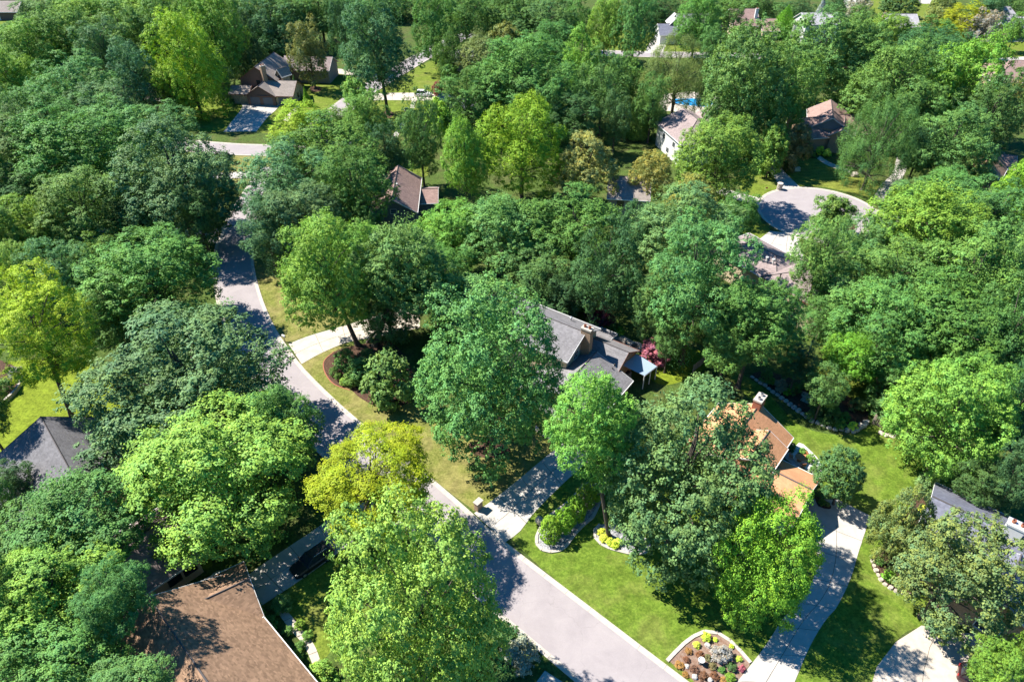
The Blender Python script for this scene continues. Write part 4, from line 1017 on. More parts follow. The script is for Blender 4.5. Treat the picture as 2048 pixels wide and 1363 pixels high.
# house by the white car
h = House('blue_roofed_house', 'house with slate blue roof at the end of the white car drive', P(915, 205))
m1 = h.block((885, 186), (935, 200), 6.0, 3.4, 5.0, 'roof_navy', 'grey_siding', length=18); h.opening(m1, '-v', .3, 1, 1.3, 1.2)
# far houses
h = House('pyramid_roof_house', 'small house with grey pyramid roof by the row of dark arborvitae', P(928, 120))
m1 = h.block((931, 96), (937, 97), 5.6, 3.0, 5.5, 'roof_grey', 'brick_tan', ends='hh', snap=0, length=2); h.opening(m1, '-v', .5, 1, 1.3, 1.2)
h = House('arched_window_house', 'blue-grey house with arched gable window and white garage', P(1345, 70))
m1 = h.block((1355, 28), (1400, 30), 9.0, 6.0, 5.0, 'roof_grey', 'slate_siding', snap=0, length=17)
m2 = h.block((1356, 34), (1355, 22), 8.0, 5.6, 2.4, 'roof_pale', 'slate_siding', snap=90, length=6)
m3 = h.block((1318, 48), (1350, 50), 5.6, 3.2, 5.0, 'roof_navy', 'white_paint', snap=0, length=12)
h.opening(m2, 'a', .5, 3.6, 1.6, 2.4); h.garage_door(m3, '-v', .3, 4.4); h.garage_door(m3, '-v', .72, 4.0)
h = House('mauve_roofed_house', 'house with mauve-brown roof and white chimney at its gable', P(1500, 45))
m1 = h.block((1462, 18), (1514, 20), 8.0, 4.0, 7.0, 'roof_pink', 'cream', snap=0); m2 = h.block((1520, 38), (1552, 39), 5.6, 3.0, 6, 'roof_pink', 'cream', snap=0)
h.chimney((1515, 17), 9.0, 3, 1.0, .8, 0, 'white_paint'); h.opening(m1, '-v', .5, 1.4, 2, 1.6)
h = House('tall_white_house', 'tall white house with pale roof behind the blue-grey spruce', P(1630, 60))
m1 = h.block((1605, 26), (1668, 23), 9.0, 6.4, 5.0, 'roof_pale', 'white_paint', snap=4); h.opening(m1, 'a', .5, 3.6, 1.2, 1.3)
h = House('low_grey_house', 'low house with pale grey roof and small white gable', P(1800, 45))
m1 = h.block((1775, 28), (1836, 31), 6.5, 3.5, 5.5, 'roof_pale', 'white_paint', snap=-2); m2 = h.block((1782, 29), (1779, 36), 6.0, 3.5, 3, 'roof_pale', 'white_paint', length=6)
h.chimney((1770, 26), 7.0, 3, 1.0, .8, 0, 'brick_tan'); h.opening(m2, 'b', .5, 1.4, 1.2, 1.2)
h = House('steep_roofed_house', 'house with a steep grey roof behind the yellow locust', P(1995, 60))
m1 = h.block((1984, 12), (1998, 12), 9.0, 3.0, 6.5, 'roof_pale', 'brick_tan', ends='hh', snap=-10, length=6); m2 = h.block((2006, 38), (2002, 52), 6, 3, 3.2, 'roof_pale', 'brick_tan', length=7)
h = House('tan_roofed_house', 'house with wide tan-pink roof beside the yellow locust lawn', P(2040, 140))
m1 = h.block((2030, 121), (2100, 126), 7.0, 3.2, 8.0, 'roof_pink', 'brick_tan', ends='hh', snap=-5); h.vent((2040, 127), 6.4, 'steel', .2)
h = House('brown_roof_cottage', 'low house with brown roofs glimpsed through the wood by the turning circle', P(1990, 320))
m1 = h.block((1997, 296), (1976, 332), 5.2, 3.0, 3.0, 'roof_brown', 'brown_siding'); m2 = h.block((2008, 309), (2030, 312), 4.6, 2.8, 3.0, 'roof_pink', 'brown_siding')
h = House('brown_house', 'brown house beside the parked silver car', P(10, 25))
m1 = h.block((-40, 2), (36, 4), 6.0, 3.2, 5, 'roof_taupe', 'brown_siding', snap=0); h.garage_door(m1, '-v', .6, 4.6)
h = House('wood_house', 'low house almost swallowed by the dense wood west of the street', P(255, 165))
m1 = h.block((225, 156), (300, 166), 5.6, 3.2, 5, 'roof_taupe', 'tan_wall', length=20)
h = House('white_bungalow', 'white house beyond the steep grey roof', P(2046, 50))
m1 = h.block((2040, 34), (2090, 34), 6, 3.5, 5, 'roof_pale', 'white_paint', snap=0)

# ------------------------------------------------------------------ garden beds
def bed(px, m, z=.03, smooth=5, name='garden_bed'): return sheet(name, px, z, m, smooth)
def edging(px, label, m='stone', w=.22, h=.12, seg=.7, closed=False, per=6, irregular=0.0, name='bed_edging'):
    pts = smooth_line([P(x, y) for x, y in px], per, closed)
    if closed: pts.append(pts[0])
    L = sum((b - a).length for a, b in zip(pts, pts[1:])); n = max(3, int(L / seg) + 1); q = resample(pts, n)
    root = empty(name, q[0], 0, label, 'edging')
    for a, b in zip(q, q[1:]):
        d = (b - a); ln = d.length; u = d / ln; v = Vector((-u.y, u.x, 0)); a = a - q[0]
        if irregular:
            ww = w * random.uniform(1 - irregular, 1 + irregular); hh = h * random.uniform(1 - irregular, 1 + irregular); s0 = random.uniform(-.1, .1)
            lo = [a + u * ln * t + v * (s0 + ww * k) for t, k in ((.04, -.7), (.3, -1), (.75, -.9), (.96, -.4), (.9, .8), (.4, 1), (.08, .6))]
            hi = [a + u * ln * .5 + (p - a - u * ln * .5) * .78 + Zup * hh for p in lo]
        else:
            hh = h; lo = [a + u * .012 - v * w / 2, a + u * (ln - .012) - v * w / 2, a + u * (ln - .012) + v * w / 2, a + u * .012 + v * w / 2]; hi = [p + Zup * hh for p in lo]
        MB().hull8(lo, hi).build('stone', m, root)
    return root
# bed of round shrubs beside the street
BR = [(1336, 1318), (1352, 1300), (1372, 1282), (1398, 1265), (1420, 1262), (1446, 1270), (1462, 1283), (1482, 1303), (1500, 1324), (1487, 1345), (1470, 1372), (1404, 1372), (1370, 1344)]
bed(BR, 'mulch_red', .04, 3)
edging([(1334, 1321), (1352, 1302), (1372, 1283), (1398, 1266), (1420, 1262), (1446, 1270), (1462, 1283), (1482, 1303), (1501, 1325)], 'pale kerb stones round the bed of rust-brown shrubs', 'kerb', .36, .14, 1.2)
def sh(x, y, r, tone, label, group=None, ry=None, kind='shrub', name='shrub', lim=(.6, 1.2), clear=0):
    return tree(x, y, r, ry or r * .92, kind, tone, label, group, clear=clear, cat='shrub', name=name, rz_lim=lim)
def zb(x, y): return 1320 + x / 8.533, 1220 + y / 8.533
for x, y, r in ((455, 830, 66), (680, 750, 76), (580, 1000, 86), (740, 1110, 90), (930, 1110, 82)):
    sh(*zb(x, y), r / 8.5, 'rust', 'clipped rust-brown ball shrub in the bed by the street', 'rust-brown ball shrubs')
for x, y, r in ((815, 800, 68), (900, 940, 78)):
    sh(*zb(x, y), r / 8.5, 'brown', 'tan-brown ball shrub beside the grey-green shrub', 'tan ball shrubs')
for x, y, r in ((330, 930, 88), (490, 690, 72), (440, 1090, 66), (1070, 1180, 66)):
    sh(*zb(x, y), r / 8.5, 'orange', 'low orange-brown creeping shrub in the bed by the street', 'orange creeping shrubs', ry=r / 9.5, lim=(.25, .5))
for x, y, r in ((795, 450, 95), (630, 580, 72), (945, 490, 46), (1220, 610, 48), (1350, 820, 60)):
    sh(*zb(x, y), r / 8.5, 'hosta', 'yellow-lime hosta along the edge of the shrub bed', 'yellow-lime hostas', name='hosta', lim=(.5, .8))
sh(*zb(1050, 740), 22, 'grey', 'big airy grey-green shrub among the rust-brown ball shrubs')
sh(*zb(1230, 960), 11, 'dark', 'dark green shrub tucked under the airy grey-green shrub')
sh(*zb(1060, 1010), 8, 'mid', 'green shrub between the tan balls and the dark shrub')
sh(*zb(1210, 1140), 11, 'light', 'smooth green ball shrub at the drive corner')
sh(*zb(1400, 990), 8, 'pink', 'pink flowering plant beside the concrete drive', name='flowering_plant', lim=(.4, .7))
def rock(p, r, label=None, group=None, parent=None, m='white_rock', flat=.7, name='rock'):
    rg = random.Random(int(p.x * 97 + p.y * 31)); bm = bmesh.new(); bmesh.ops.create_icosphere(bm, subdivisions=2, radius=1)
    ph = [rg.uniform(0, 6) for _ in range(6)]
    for v in bm.verts:
        c = v.co; k = 1 + .14 * math.sin(c.x * 3 + ph[0]) + .14 * math.sin(c.y * 3.3 + ph[1]) + .12 * math.sin(c.z * 4 + ph[2]) + rg.uniform(-.06, .06)
        v.co = c * k
    me = bpy.data.meshes.new(name); bm.to_mesh(me); bm.free(); me.materials.append(MATS[m])
    o = link_mesh(name, me, parent, (p.x, p.y, p.z + r * flat * .55), (0, 0, rg.uniform(0, 6)), (r, r * rg.uniform(.7, 1), r * flat))
    if label: tag(o, label, 'rock', group)
    return o
for x, y, r in ((815, 600, 50), (460, 955, 42), (590, 1140, 48), (850, 1200, 46)):
    p = P(*zb(x, y)); rock(p, r / 8.5 * dist(p) / F, 'white boulder among the rust-brown ball shrubs', 'white boulders in the shrub bed')
# white urn-like lamp
p = P(*zb(690, 905)); o = empty('garden_urn', p, 0, 'small white urn on a dark foot among the ball shrubs', 'urn')
MB().lathe([(.22, .0), (.2, .08), (.1, .14), (.09, .35)], 12).build('foot', 'black_metal', o); MB().lathe([(.09, .35), (.2, .42), (.3, .6), (.33, .75), (.29, .76), (.22, .65)], 14).build('bowl', 'white_paint', o)
# hedge bed
HB = [(1073, 1072), (1074, 1090), (1088, 1101), (1112, 1103), (1132, 1092), (1146, 1072), (1166, 1050), (1185, 1035), (1195, 1015), (1205, 985), (1190, 962), (1168, 968), (1150, 990), (1128, 1010), (1100, 1030), (1084, 1048)]
bed(HB, 'pebbles', .035, 4)
edging(HB[:8] + [(1195, 1015), (1208, 985)], 'pale concrete edging curving round the clipped hedge', 'kerb', .34, .14, 1.0)
edging([(1073, 1072), (1084, 1048), (1100, 1030), (1128, 1010), (1150, 990), (1168, 968)], 'concrete edging on the drive side of the clipped hedge', 'kerb', .3, .12, 1.0)
for x, y, r, ry in ((1102, 1056, 23, 31), (1128, 1038, 22, 29), (1150, 1018, 23, 28), (1170, 992, 21, 25), (1190, 976, 20, 23)):
    sh(x, y, r, 'hedge', 'clipped bright green arborvitae mound in the hedge by the drive', 'clipped hedge mounds', ry=ry, kind='ball', name='hedge_mound', lim=(.9, 1.5))
p = P(1078, 1046); rock(p, .55, 'grey standing stone at the end of the clipped hedge', m='stone', flat=1.3)
# tree ring bed
TB = [(1187, 1067), (1196, 1083), (1218, 1096), (1245, 1103), (1270, 1108), (1295, 1103), (1300, 1085), (1270, 1060), (1230, 1048), (1200, 1050)]
bed(TB, 'pebbles', .035, 4)
edging([(1200, 1048), (1187, 1064), (1196, 1083), (1218, 1096), (1245, 1103), (1270, 1108), (1295, 1103)], 'pale concrete edging round the foot of the light green oak', 'kerb', .3, .12, 1.0)
for x, y in ((1204, 1062), (1208, 1075), (1220, 1083), (1236, 1082), (1228, 1088)):
    sh(x, y, 10, 'hosta', 'yellow-lime hosta at the foot of the light green oak', 'hostas under the oak', name='hosta', lim=(.4, .7))
# mulch bed beside the upper drive
MBED = [(648, 722), (650, 745), (668, 768), (700, 778), (720, 795), (760, 815), (800, 812), (830, 790), (820, 730), (790, 690), (760, 682), (715, 690), (675, 700)]
bed(MBED, 'mulch', .035, 4)
edging([(668, 703), (648, 722), (650, 745), (668, 768), (700, 780)], 'thin brick edging of the dark mulch bed', 'brick_red', .14, .06, .5)
for x, y, r, t in ((690, 722, 28, 'mid'), (722, 738, 30, 'mid'), (705, 755, 20, 'mid'), (668, 742, 11, 'mid'), (735, 712, 20, 'dark'), (688, 762, 10, 'light'), (676, 752, 9, 'mid')):
    sh(x, y, r, t, f'{WORD[t]} shrub in the dark mulch bed by the upper drive', f'{WORD[t]} mulch bed shrubs')
# bed under the big dense maple
bed([(935, 890), (965, 880), (1005, 885), (1020, 905), (985, 915), (950, 910)], 'mulch', .035, 4)
# rock garden with the long stone edge
RG = [(1500, 752), (1530, 772), (1562, 795), (1595, 820), (1625, 842), (1660, 855), (1700, 862), (1722, 856), (1735, 840), (1730, 815), (1690, 790), (1640, 770), (1580, 755), (1530, 742)]
bed(RG, 'mulch', .035, 4)
edging([(1500, 752), (1530, 772), (1562, 795), (1595, 820), (1625, 842), (1660, 855), (1700, 862), (1724, 856), (1735, 842)], 'row of pale rough stones edging the rock garden', 'white_rock', .3, .3, .75, irregular=.35)
for x, y, r, t in ((1535, 752, 15, 'mid'), (1562, 770, 15, 'grey'), (1590, 776, 14, 'mid'), (1545, 762, 9, 'light'), (1575, 782, 9, 'fresh'), (1640, 812, 24, 'dark'), (1662, 828, 24, 'dark'), (1680, 846, 13, 'mid'), (1716, 808, 17, 'olive'), (1620, 830, 11, 'mid'), (1650, 842, 10, 'dark'), (1610, 770, 12, 'mid'), (1690, 832, 12, 'mid')):
    sh(x, y, r, t, f'{WORD[t]} shrub in the rock garden behind the stone row', f'{WORD[t]} rock garden shrubs')
sh(1706, 851, 11, 'hosta', 'bright yellow-lime shrub at the end of the stone row', lim=(.5, .8))
for x, y in ((1696, 859), (1712, 860), (1722, 853), (1730, 845)):
    p = P(x, y); rock(p, random.uniform(.35, .6), 'pale boulder by the bright yellow-lime shrub', 'boulders ending the stone row', m='stone')
# paved patch and bench in the rock garden
pv = empty('paver_patch', P(1600, 800)); tag(pv, kind='structure')
for i in range(4):
    for j in range(3):
        MB().box(i * .62, i * .62 + .58, j * .62, j * .62 + .58, .03, .075).build('paver', 'stone', pv)
pv.rotation_euler = (0, 0, R(US))
def bench(px, rz, label):
    o = empty('garden_bench', P(*px), rz, label, 'bench')
    for k in range(3): MB().box(-.75, .75, -.22 + k * .15, -.10 + k * .15, .42, .46).build('seat_slat', 'stone', o)
    for k in range(3): MB().box(-.75, .75, .26, .30, .55 + k * .14, .65 + k * .14).build('back_slat', 'stone', o)
    for s in (-1, 1):
        MB().box(s * .68 - .04, s * .68 + .04, -.22, -.14, 0, .62).build('leg', 'dark_frame', o); MB().box(s * .68 - .04, s * .68 + .04, .20, .26, 0, .95).build('leg', 'dark_frame', o)
        MB().box(s * .68 - .05, s * .68 + .05, -.24, .26, .62, .66).build('armrest', 'stone', o)
bench((1612, 797), R(US + 15), 'pale slatted garden bench on the pavers of the rock garden')
# stones behind the orange-roofed house and by the fence
for x, y in ((1762, 866), (1772, 870), (1784, 872)):
    p = P(x, y); rock(p, .45, 'flat pale stone lying before the picket fence', 'stones before the picket fence', m='stone', flat=.4)
# ------------------------------------------------------------------ fences
def picket(px, label, m, h=1.5, step=.22, w=.1, name='picket_fence'):
    pts = resample([P(x, y) for x, y in px], 60); L = sum((b - a).length for a, b in zip(pts, pts[1:])); n = int(L / step); pts = resample(pts, n)
    root = empty(name, pts[0], 0, label, 'fence'); o0 = pts[0]
    for k in range(n - 1):
        a, b = pts[k] - o0, pts[k + 1] - o0; u = (b - a).normalized(); v = Vector((-u.y, u.x, 0)); c = (a + b) / 2
        lo = [c + u * w / 2 * s - v * .012 * t for s, t in ((-1, 1), (1, 1), (1, -1), (-1, -1))]; lo = [p + Zup * .05 for p in lo]
        hh = h + random.uniform(-.02, .02)
        MB().hull8(lo, [p + Zup * hh for p in lo]).build('picket', m, root)
        if k % 11 == 0:
            q = a + v * .08; MB().box(q.x - .06, q.x + .06, q.y - .06, q.y + .06, 0, h + .1).build('post', m, root)
    for z in (.35, h - .3):
        MB().tube([p - o0 + Zup * z + Vector((-(pts[-1] - o0).normalized().y, (pts[-1] - o0).normalized().x, 0)) * .035 for p in resample(pts, 12)], .035, 4).build('rail', m, root)
mat('weathered_wood', (.30, .25, .20), .9, .15, var=.3, scale=5)
picket([(1746, 848), (1790, 868), (1840, 890)], 'weathered picket fence at the lawn corner under the bright maple', 'weathered_wood')
picket([(1746, 846), (1748, 800), (1752, 760)], 'weathered picket fence running back beside the pale leaning trunk', 'weathered_wood')
def board_fence(px, label, m, h=1.4, step=1.8):
    pts = [P(x, y) for x, y in px]; L = sum((b - a).length for a, b in zip(pts, pts[1:])); n = max(2, int(L / step) + 1); pts = resample(pts, n)
    root = empty('board_fence', pts[0], 0, label, 'fence'); o0 = pts[0]
    for k in range(n):
        q = pts[k] - o0; MB().box(q.x - .07, q.x + .07, q.y - .07, q.y + .07, 0, h + .12).build('post', m, root)
        if k < n - 1:
            a, b = q, pts[k + 1] - o0; u = (b - a).normalized(); v = Vector((-u.y, u.x, 0))
            for j in range(4):
                z = .1 + j * h / 4; lo = [a + u * .07 - v * .015, b - u * .07 - v * .015, b - u * .07 + v * .015, a + u * .07 + v * .015]; lo = [p + Zup * z for p in lo]
                MB().hull8(lo, [p + Zup * (h / 4 - .03) for p in lo]).build('board', m, root)
board_fence([(1385, 745), (1405, 728), (1428, 708)], 'pale board fence between the lime lawn and the oak grove', 'weathered_wood')
board_fence([(1870, 345), (1920, 340), (1975, 338)], 'brown board fence in the wood by the brown-roofed low house', 'trim_brown')
# low stone wall by the lime lawn
edging([(-10, 820), (20, 798), (38, 778), (46, 758)], 'curved low stone wall along the lime lawn', 'stone', .35, .6, .9, name='garden_wall')
bed([(-20, 812), (15, 790), (34, 770), (40, 740), (-20, 720)], 'mulch', .03, 3)
for x, y, r, t in ((10, 770, 18, 'mid'), (30, 745, 16, 'grey')): sh(x, y, r, t, f'{WORD[t]} bush behind the curved low stone wall')
# bed round the navy-roofed house
bed([(1745, 1120), (1755, 1150), (1775, 1172), (1800, 1182), (1840, 1190), (1880, 1150), (1870, 1050), (1860, 1000), (1835, 985), (1800, 1050)], 'mulch', .033, 4)
edging([(1745, 1118), (1750, 1138), (1762, 1160), (1780, 1174), (1800, 1184), (1822, 1190)], 'tan stones edging the bed under the seed-laden tree', 'stone', .25, .22, .55, irregular=.3)
for x, y, r, t in ((1862, 965, 25, 'blue'), (1848, 1020, 12, 'hosta'), (1780, 1150, 14, 'fresh'), (1760, 1120, 10, 'mid'), (1800, 1165, 12, 'olive')):
    sh(x, y, r, t, f'{WORD[t]} shrub in the bed of the navy-roofed house')
# bed and terrace at the orange-roofed house
bed([(1598, 885), (1625, 905), (1640, 925), (1640, 950), (1615, 940), (1585, 915)], 'white_pebbles', .035, 3)
bed([(1570, 878), (1590, 890), (1605, 915), (1600, 935), (1575, 920), (1555, 900)], 'concrete', .03, 2, 'terrace')
bed([(1630, 992), (1650, 1000), (1662, 1012), (1658, 1018), (1636, 1012)], 'mulch', .065, 2)
for x, y, r, t in ((1582, 892, 11, 'dark'), (1606, 902, 9, 'light'), (1622, 916, 11, 'light'), (1628, 936, 9, 'mid'), (1645, 1003, 8, 'mid'), (1655, 1008, 6, 'olive')):
    sh(x, y, r, t, f'{WORD[t]} shrub by the terrace and drive of the orange-roofed house', f'{WORD[t]} terrace shrubs')
mat('terracotta', (.42, .17, .08), .7, .3)
o = empty('patio_table', P(1598, 921), 0, 'round orange-brown patio table on the terrace', 'table')
MB().lathe([(.62, .70), (.64, .72), (.62, .75), (.05, .755)], 24).build('table_top', 'terracotta', o); MB().lathe([(.3, 0), (.28, .05), (.06, .1), (.06, .7)], 14).build('pedestal', 'terracotta', o)
for k in range(3):
    an = .6 + k * 2.1; c = P(1598, 921) + Vector((math.cos(an), math.sin(an), 0)) * 1.05
    o = empty('patio_chair', c, an + math.pi / 2, 'orange-brown patio chair at the round table', 'chair', 'chairs at the round patio table')
    MB().box(-.23, .23, -.23, .23, .40, .45).build('seat', 'terracotta', o); MB().box(-.23, .23, -.27, -.23, .45, .9).build('backrest', 'terracotta', o)
    for sx in (-1, 1):
        for sy in (-1, 1): MB().box(sx * .2 - .02, sx * .2 + .02, sy * .2 - .02, sy * .2 + .02, 0, .4).build('leg', 'terracotta', o)
# fire pit, garden seat, terrace behind the grey-roofed house
bed([(1185, 650), (1230, 662), (1262, 680), (1290, 695), (1275, 705), (1235, 690), (1195, 675)], 'stone', .03, 3, 'terrace')
c = P(1271, 695); o = empty('fire_pit', c, 0, 'round stone fire pit beside the pink-leaved plum', 'fire pit')
for k in range(14):
    a0, a1 = k * 2 * math.pi / 14 + .02, (k + 1) * 2 * math.pi / 14 - .02
    lo = [(r * math.cos(a), r * math.sin(a), 0) for r, a in ((.65, a0), (1.0, a0), (1.0, a1), (.65, a1))]
    MB().hull8(lo, [(x, y, .42) for x, y, z in lo]).build('stone', 'white_rock', o)
MB().lathe([(.62, .02), (.62, .1), (.1, .16)], 14).build('ash_bed', 'joint', o)
o = empty('stone_seat', P(1243, 684), R(US), 'pale stone garden seat behind the fire pit', 'seat')
MB().box(-.7, .7, -.3, .3, .38, .5).build('seat', 'stone', o); MB().box(-.65, -.4, -.28, .28, 0, .38).build('leg', 'stone', o); MB().box(.4, .65, -.28, .28, 0, .38).build('leg', 'stone', o)
for x, y, r, t in ((1222, 655, 12, 'mid'), (1240, 662, 10, 'fresh'), (1130, 600, 18, 'olive'), (1160, 612, 16, 'mid'), (1105, 588, 14, 'mid')):
    sh(x, y, r, t, f'{WORD[t]} bush along the back of the grey-roofed house', f'{WORD[t]} bushes behind the grey-roofed house')
# shrubs by the brown-shingled house
for x, y, r, t in ((505, 1222, 25, 'mid'), (530, 1250, 26, 'mid'), (565, 1205, 22, 'mid'), (545, 1290, 20, 'mid'), (590, 1310, 18, 'mid'), (600, 1248, 12, 'light'), (615, 1270, 12, 'light'), (640, 1345, 34, 'light'), (585, 1345, 24, 'light'), (575, 1260, 12, 'mid'), (600, 1290, 12, 'mid')):
    sh(x, y, r, t, f'{WORD[t]} bush along the path of the brown-shingled house', f'{WORD[t]} path bushes')
sh(447, 1162, 16, 'hosta', 'bright yellow-lime bush by the corner of the brown shingle roof')
sh(1040, 1310, 42, 'grey', 'grey-green shrub at the kerb of the wide straight street')
sh(1010, 1270, 30, 'dark', 'dark shrub behind the grey-green shrub by the wide straight street')
sh(1000, 1350, 40, 'dark', 'wide dark shrub below the huge light green maple')
slab_drive('driveway', [(1090, 1340), (1060, 1380), (1030, 1420)], [(1140, 1372), (1110, 1410), (1080, 1450)], 1, 3)
# more low greenery
for x, y, r, t in ((1640, 300, 9, 'hosta'), (1655, 305, 9, 'hosta'), (1612, 305, 10, 'mid'), (1625, 308, 8, 'mid'), (1580, 325, 9, 'light'), (1570, 330, 7, 'olive')):
    sh(x, y, r, t, f'{WORD[t]} shrub in front of the pink-roofed gabled house', f'{WORD[t]} shrubs of the gabled house')
for k in range(6):
    tree(900 + k * 8, 120 + (k % 2) * 3, 4.5, 13, 'arbor', 'dark', 'narrow dark arborvitae in the row by the pyramid-roofed house', 'arborvitae row', clear=0, rz_lim=(1, 4))
for x, y, r, t in ((580, 160, 9, 'mid'), (600, 155, 9, 'mid'), (572, 200, 8, 'mid'), (478, 190, 9, 'mid'), (460, 200, 10, 'dark')):
    sh(x, y, r, t, f'{WORD[t]} bush at the foot of the three-door garage house', f'{WORD[t]} bushes of the garage house')
for x, y in ((1998, 74), (2010, 72), (2022, 70)): sh(x, y, 8, 'dark', 'dark clipped bush before the steep grey roof', 'bushes of the steep-roofed house', lim=(.9, 1.6), ry=10)
bed([(620, 175), (630, 172), (642, 176), (640, 183), (625, 184)], 'mulch', .03, 3, 'mulch_ring')
bed([(765, 225), (778, 222), (788, 228), (780, 236), (768, 234)], 'mulch', .03, 3, 'mulch_ring')

# ------------------------------------------------------------------ swimming pool
def waterm():
    m = bpy.data.materials.new('pool_water'); m.use_nodes = True; t = m.node_tree; b = t.nodes['Principled BSDF']
    b.inputs['Base Color'].default_value = (.02, .28, .62, 1); b.inputs['Roughness'].default_value = .05
    g = t.nodes.new('ShaderNodeNewGeometry'); bp = t.nodes.new('ShaderNodeBump'); bp.inputs['Strength'].default_value = .3
    t.links.new(noise_node(t, g.outputs['Position'], 1.5), bp.inputs['Height']); t.links.new(bp.outputs[0], b.inputs['Normal']); MATS['pool_water'] = m
waterm()
bed([(1330, 188), (1425, 186), (1440, 212), (1425, 222), (1330, 222)], 'concrete_warm', .03, 2, 'pool_deck')
bed([(1350, 198), (1420, 199), (1421, 213), (1400, 213), (1350, 207)], 'pool_water', .05, 2, 'pool_water')
edging([(1350, 198), (1420, 199), (1423, 213), (1400, 214), (1350, 208)], 'white coping round the blue swimming pool', 'white_paint', .35, .09, 1.2, closed=True, per=2, name='pool_coping')
for k, (x, y) in enumerate(((1400, 192), (1412, 191))):
    o = empty('pool_lounger', P(x, y), .5 * k, 'tan lounger on the deck of the swimming pool', 'lounger', 'loungers by the pool')
    MB().box(-.35, .35, -1, .3, .3, .38).build('seat', 'weathered_wood', o); MB().hull8([(-.35, .3, .3), (.35, .3, .3), (.35, .35, .3), (-.35, .35, .3)], [(-.35, .85, .8), (.35, .85, .8), (.35, .9, .8), (-.35, .9, .8)]).build('backrest', 'weathered_wood', o)
    for sx in (-.3, .3):
        for sy in (-.9, .25): MB().box(sx - .03, sx + .03, sy - .03, sy + .03, 0, .3).build('leg', 'dark_frame', o)

# ------------------------------------------------------------------ letter boxes, posts, small things
o = empty('letterbox_pillar', P(957, 1017), R(US), 'brick letterbox pillar with pale cap where the slab drive meets the street', 'letterbox')
for k in range(14):
    z = .02 + k * .095
    for s, (x, y) in enumerate(((-.15, -.3), (.15, -.3), (-.15, .0), (.15, .0), (-.15, .3), (.15, .3))):
        if abs(y) < .1 and False: continue
        MB().box(x - .14, x + .14, y - .14, y + .14, z, z + .085).build('brick', 'brick_tan', o)
MB().box(-.27, .27, -.42, .42, 0, 1.33).build('mortar_core', 'mortar', o); MB().box(-.38, .38, -.53, .53, 1.35, 1.45).build('cap', 'mortar', o); MB().box(-.40, -.28, -.16, .16, .95, 1.2).build('letterbox_door', 'black_metal', o)
o = empty('letterbox', P(570, 683), R(60), 'white letterbox on a post beside the upper drive', 'letterbox')
MB().box(-.05, .05, -.05, .05, 0, 1.05).build('post', 'weathered_wood', o); MB().hull8([(-.14, -.3, 1.05), (.14, -.3, 1.05), (.14, .3, 1.05), (-.14, .3, 1.05)], [(-.14, -.3, 1.25), (.14, -.3, 1.25), (.14, .3, 1.25), (-.14, .3, 1.25)]).hull8([(-.139, -.299, 1.25), (.139, -.299, 1.25), (.139, .299, 1.25), (-.139, .299, 1.25)], [(-.06, -.299, 1.34), (.06, -.299, 1.34), (.06, .299, 1.34), (-.06, .299, 1.34)]).build('box', 'white_paint', o)
o = empty('stone_pillar', P(1558, 379), 0, 'round stone letterbox pillar at the edge of the turning circle', 'letterbox')
for k in range(5):
    for j in range(8):
        a0, a1 = j * math.pi / 4 + k * .3 + .03, (j + 1) * math.pi / 4 + k * .3 - .03
        lo = [(r * math.cos(a), r * math.sin(a), k * .28) for r, a in ((.1, a0), (.55, a0), (.6, (a0 + a1) / 2), (.55, a1), (.1, a1))]
        MB().hull8(lo, [(x, y, k * .28 + .26) for x, y, z in lo]).build('stone', 'stone', o)
MB().lathe([(.62, 1.4), (.66, 1.45), (.6, 1.52), (.05, 1.56)], 14).build('cap', 'concrete_warm', o)
for px, lab, m, s in (((1593, 341), 'pale green utility box on the striped lawn', 'utility', (1.3, .9, .8)), ((813, 221), 'dark green utility box on the lawn by the white car drive', 'utility_dark', (1.0, .7, .7))):
    mat('utility', (.38, .45, .38), .6, .3); mat('utility_dark', (.04, .09, .06), .6, .3)
    o = empty('utility_box', P(*px), .1, lab, 'utility box'); x, y, z = s
    MB().hull8([(-x / 2, -y / 2, .08), (x / 2, -y / 2, .08), (x / 2, y / 2, .08), (-x / 2, y / 2, .08)], [(-x / 2, -y / 2 + .12, z), (x / 2, -y / 2 + .12, z), (x / 2, y / 2, z), (-x / 2, y / 2, z)]).build('cabinet', m, o); MB().box(-x / 2 - .1, x / 2 + .1, -y / 2 - .1, y / 2 + .1, 0, .1).build('pad', 'concrete', o)
o = empty('lamp_post', P(829, 192), 0, 'dark lamp post beside the white car', 'lamp post')
MB().lathe([(.12, 0), (.08, .1), (.05, .2), (.05, 1.7)], 10).build('post', 'black_metal', o); MB().lathe([(.12, 1.7), (.2, 1.8), (.22, 2.1), (.05, 2.25)], 8).build('lantern', 'black_metal', o)
o = empty('lawn_flag', P(1530, 381), 0, 'tiny orange marker on the lawn by the turning circle', 'marker')
MB().tube([(0, 0, 0), (0, 0, .8)], .02, 5).build('stick', 'white_paint', o); MB().box(0, .5, -.01, .01, .45, .8).build('flag', 'terracotta', o)
rock(P(1707, 352), .9, 'big pale boulder at the edge of the striped lawn', m='stone', flat=.7)

